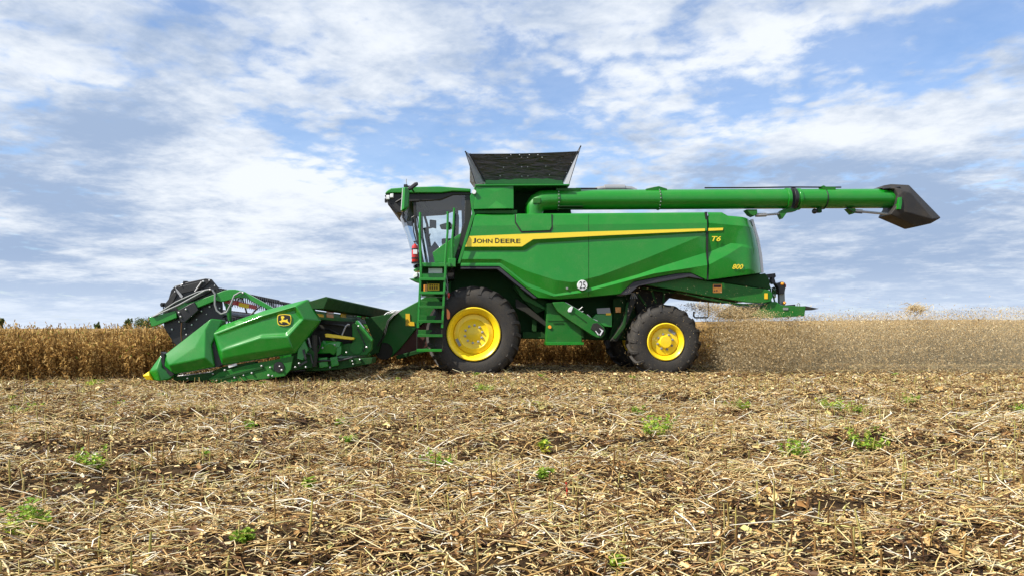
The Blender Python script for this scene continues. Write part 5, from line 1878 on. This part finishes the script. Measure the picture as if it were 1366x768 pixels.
# ------------------------------------------------------------------ weeds in the stubble
def weed_mesh(r, size, tall, yellow):
    B, LN, WD, YW, PT, RL, TT, S = [], [], [], [], [], [], [], []
    parts = []
    for k in range(int(7 + size * 28)):
        a = r.random() * math.tau
        rad = size * 0.5 * r.random() ** 0.6
        tip = np.array([math.cos(a) * rad, math.sin(a) * rad, tall * (0.45 + 0.6 * r.random())])
        p0 = np.array([math.cos(a) * rad * 0.3, math.sin(a) * rad * 0.3, 0.0])
        d = tip - p0
        ln = np.linalg.norm(d)
        parts.append(straws(((p0 + tip) / 2)[None], np.array([ln]), np.array([0.0018]), np.array([math.atan2(d[1], d[0])]), np.array([math.asin(d[2] / ln)]), np.array([0.01]), np.array([0.3])))
        for q in range(11):
            u = 0.25 + 0.68 * r.random()
            aa = r.random() * math.tau
            s = 0.013 + 0.019 * r.random()
            B.append(p0 + d * u + np.array([math.cos(aa), math.sin(aa), 0.2]) * s * 0.7)
            LN.append(s * 1.3)
            WD.append(s * 0.75)
            YW.append(aa)
            PT.append(r.normal(0.1, 0.4))
            RL.append(r.normal(0, 0.4))
            TT.append(np.clip(r.beta(2, 2) * 0.85 + yellow, 0, 1))
    parts.append(flakes(np.array(B), np.array(LN), np.array(WD), np.array(YW), np.array(PT), np.array(RL), np.array(TT), 0.25))
    return join(parts)


wr2 = np.random.default_rng(3)
weeds = [(38, 690, 0.30, 0.17, 0.0, 'large leafy green weed in the foreground stubble at the left edge'),
         (10, 712, 0.07, 0.07, 0.35, 'small yellow-green sprout just below the large leafy weed at the left edge'),
         (125, 617, 0.34, 0.16, 0.05, 'bright green weed in the stubble below the yellow nose of the header'),
         (583, 610, 0.42, 0.16, 0.0, 'dark green feathery weed in the stubble below the ladder and front wheel'),
         (876, 580, 0.60, 0.20, 0.12, 'tall bright green weed in the stubble straight below the rear wheel'),
         (1062, 603, 0.36, 0.15, 0.08, 'round green weed patch in the stubble below the tailboard'),
         (1157, 592, 0.46, 0.17, 0.15, 'pale lime weed in the stubble to the right of the round weed patch'),
         (37, 544, 0.62, 0.17, 0.1, 'low bright green weed near the edge of the standing crop at the far left'),
         (1120, 543, 0.8, 0.15, 0.15, 'wide straggling green weed in the stubble, left below the flying straw clump'),
         (1212, 537, 0.35, 0.14, 0.05, 'small dark green weed right of the wide straggling weed'),
         (1362, 545, 0.4, 0.17, 0.05, 'green weed cut off by the right edge of the photo'),
         (712, 541, 0.42, 0.12, 0.15, 'faint lime weed in the stubble right of the front wheel'),
         (642, 522, 0.5, 0.13, 0.1, 'low green weed on the ground just under the front wheel'),
         (985, 541, 0.5, 0.14, 0.1, 'green weed in the stubble between the rear wheel and the wide straggling weed'),
         (850, 556, 0.25, 0.12, 0.1, 'short green sprout above and left of the tall bright green weed'),
         (158, 541, 0.3, 0.13, 0.05, 'slender green weed straight below the gap between crop and header nose'),
         (725, 597, 0.12, 0.12, 0.3, 'single upright yellow-green sprout in the middle of the stubble'),
         (325, 739, 0.16, 0.07, 0.0, 'faint grey-green sprig at the bottom of the photo, left of centre'),
         (412, 643, 0.07, 0.08, 0.1, 'tiny green sprig in the stubble right of the bright green weed'),
         (825, 765, 0.06, 0.05, 0.2, 'tiny green leaf cluster at the very bottom edge, right of centre'),
         (122, 508, 0.5, 0.13, 0.25, 'pale green weed at the foot of the standing crop near the header nose')]
for px, py, size, tall, yl, lab in weeds:
    x, y = G(px, py + tall * FPX * 0.5 / max((CAM_H * FPX / (py - HY)), 1))
    V, F, T = weed_mesh(wr2, size * 0.85, tall * 1.12, yl + 0.1)
    o = mesh_np('weed', V, F, WEED, T)
    o.location = (x, y, float(gz(x, y)) + 0.015)
    tag(o, lab, 'weed', 'green weeds in the stubble')


def seedlings():
    parts = []
    pts = []
    for _ in range(26):
        y = math.sqrt(random.random() * (15.2 ** 2 - 4.0 ** 2) + 4.0 ** 2)
        pts.append(((random.random() * 2 - 1) * 0.72 * y, y))
    for x, y in pts:
        V, F, T = weed_mesh(wr2, 0.06 + 0.12 * random.random(), 0.06 + 0.05 * random.random(), 0.2 * random.random())
        parts.append((V + np.array([x, y, float(gz(x, y)) + 0.01]), F, T))
    V, F, T = join(parts)
    tag(mesh_np('green_seedlings', V, F, WEED, T), kind='stuff')


seedlings()

# the red stalk standing in the stubble
x, y = G(756, 668)
rs = MB()
rs.tube([(0, 0, -0.02), (0.002, 0, 0.05), (-0.003, 0, 0.105)], [0.006, 0.0055, 0.005], 8)
so = rs.build('red_stalk', RED)
so.location = (x, y, float(gz(x, y)))
tag(so, 'single thin red stalk standing upright in the foreground straw', 'stalk')
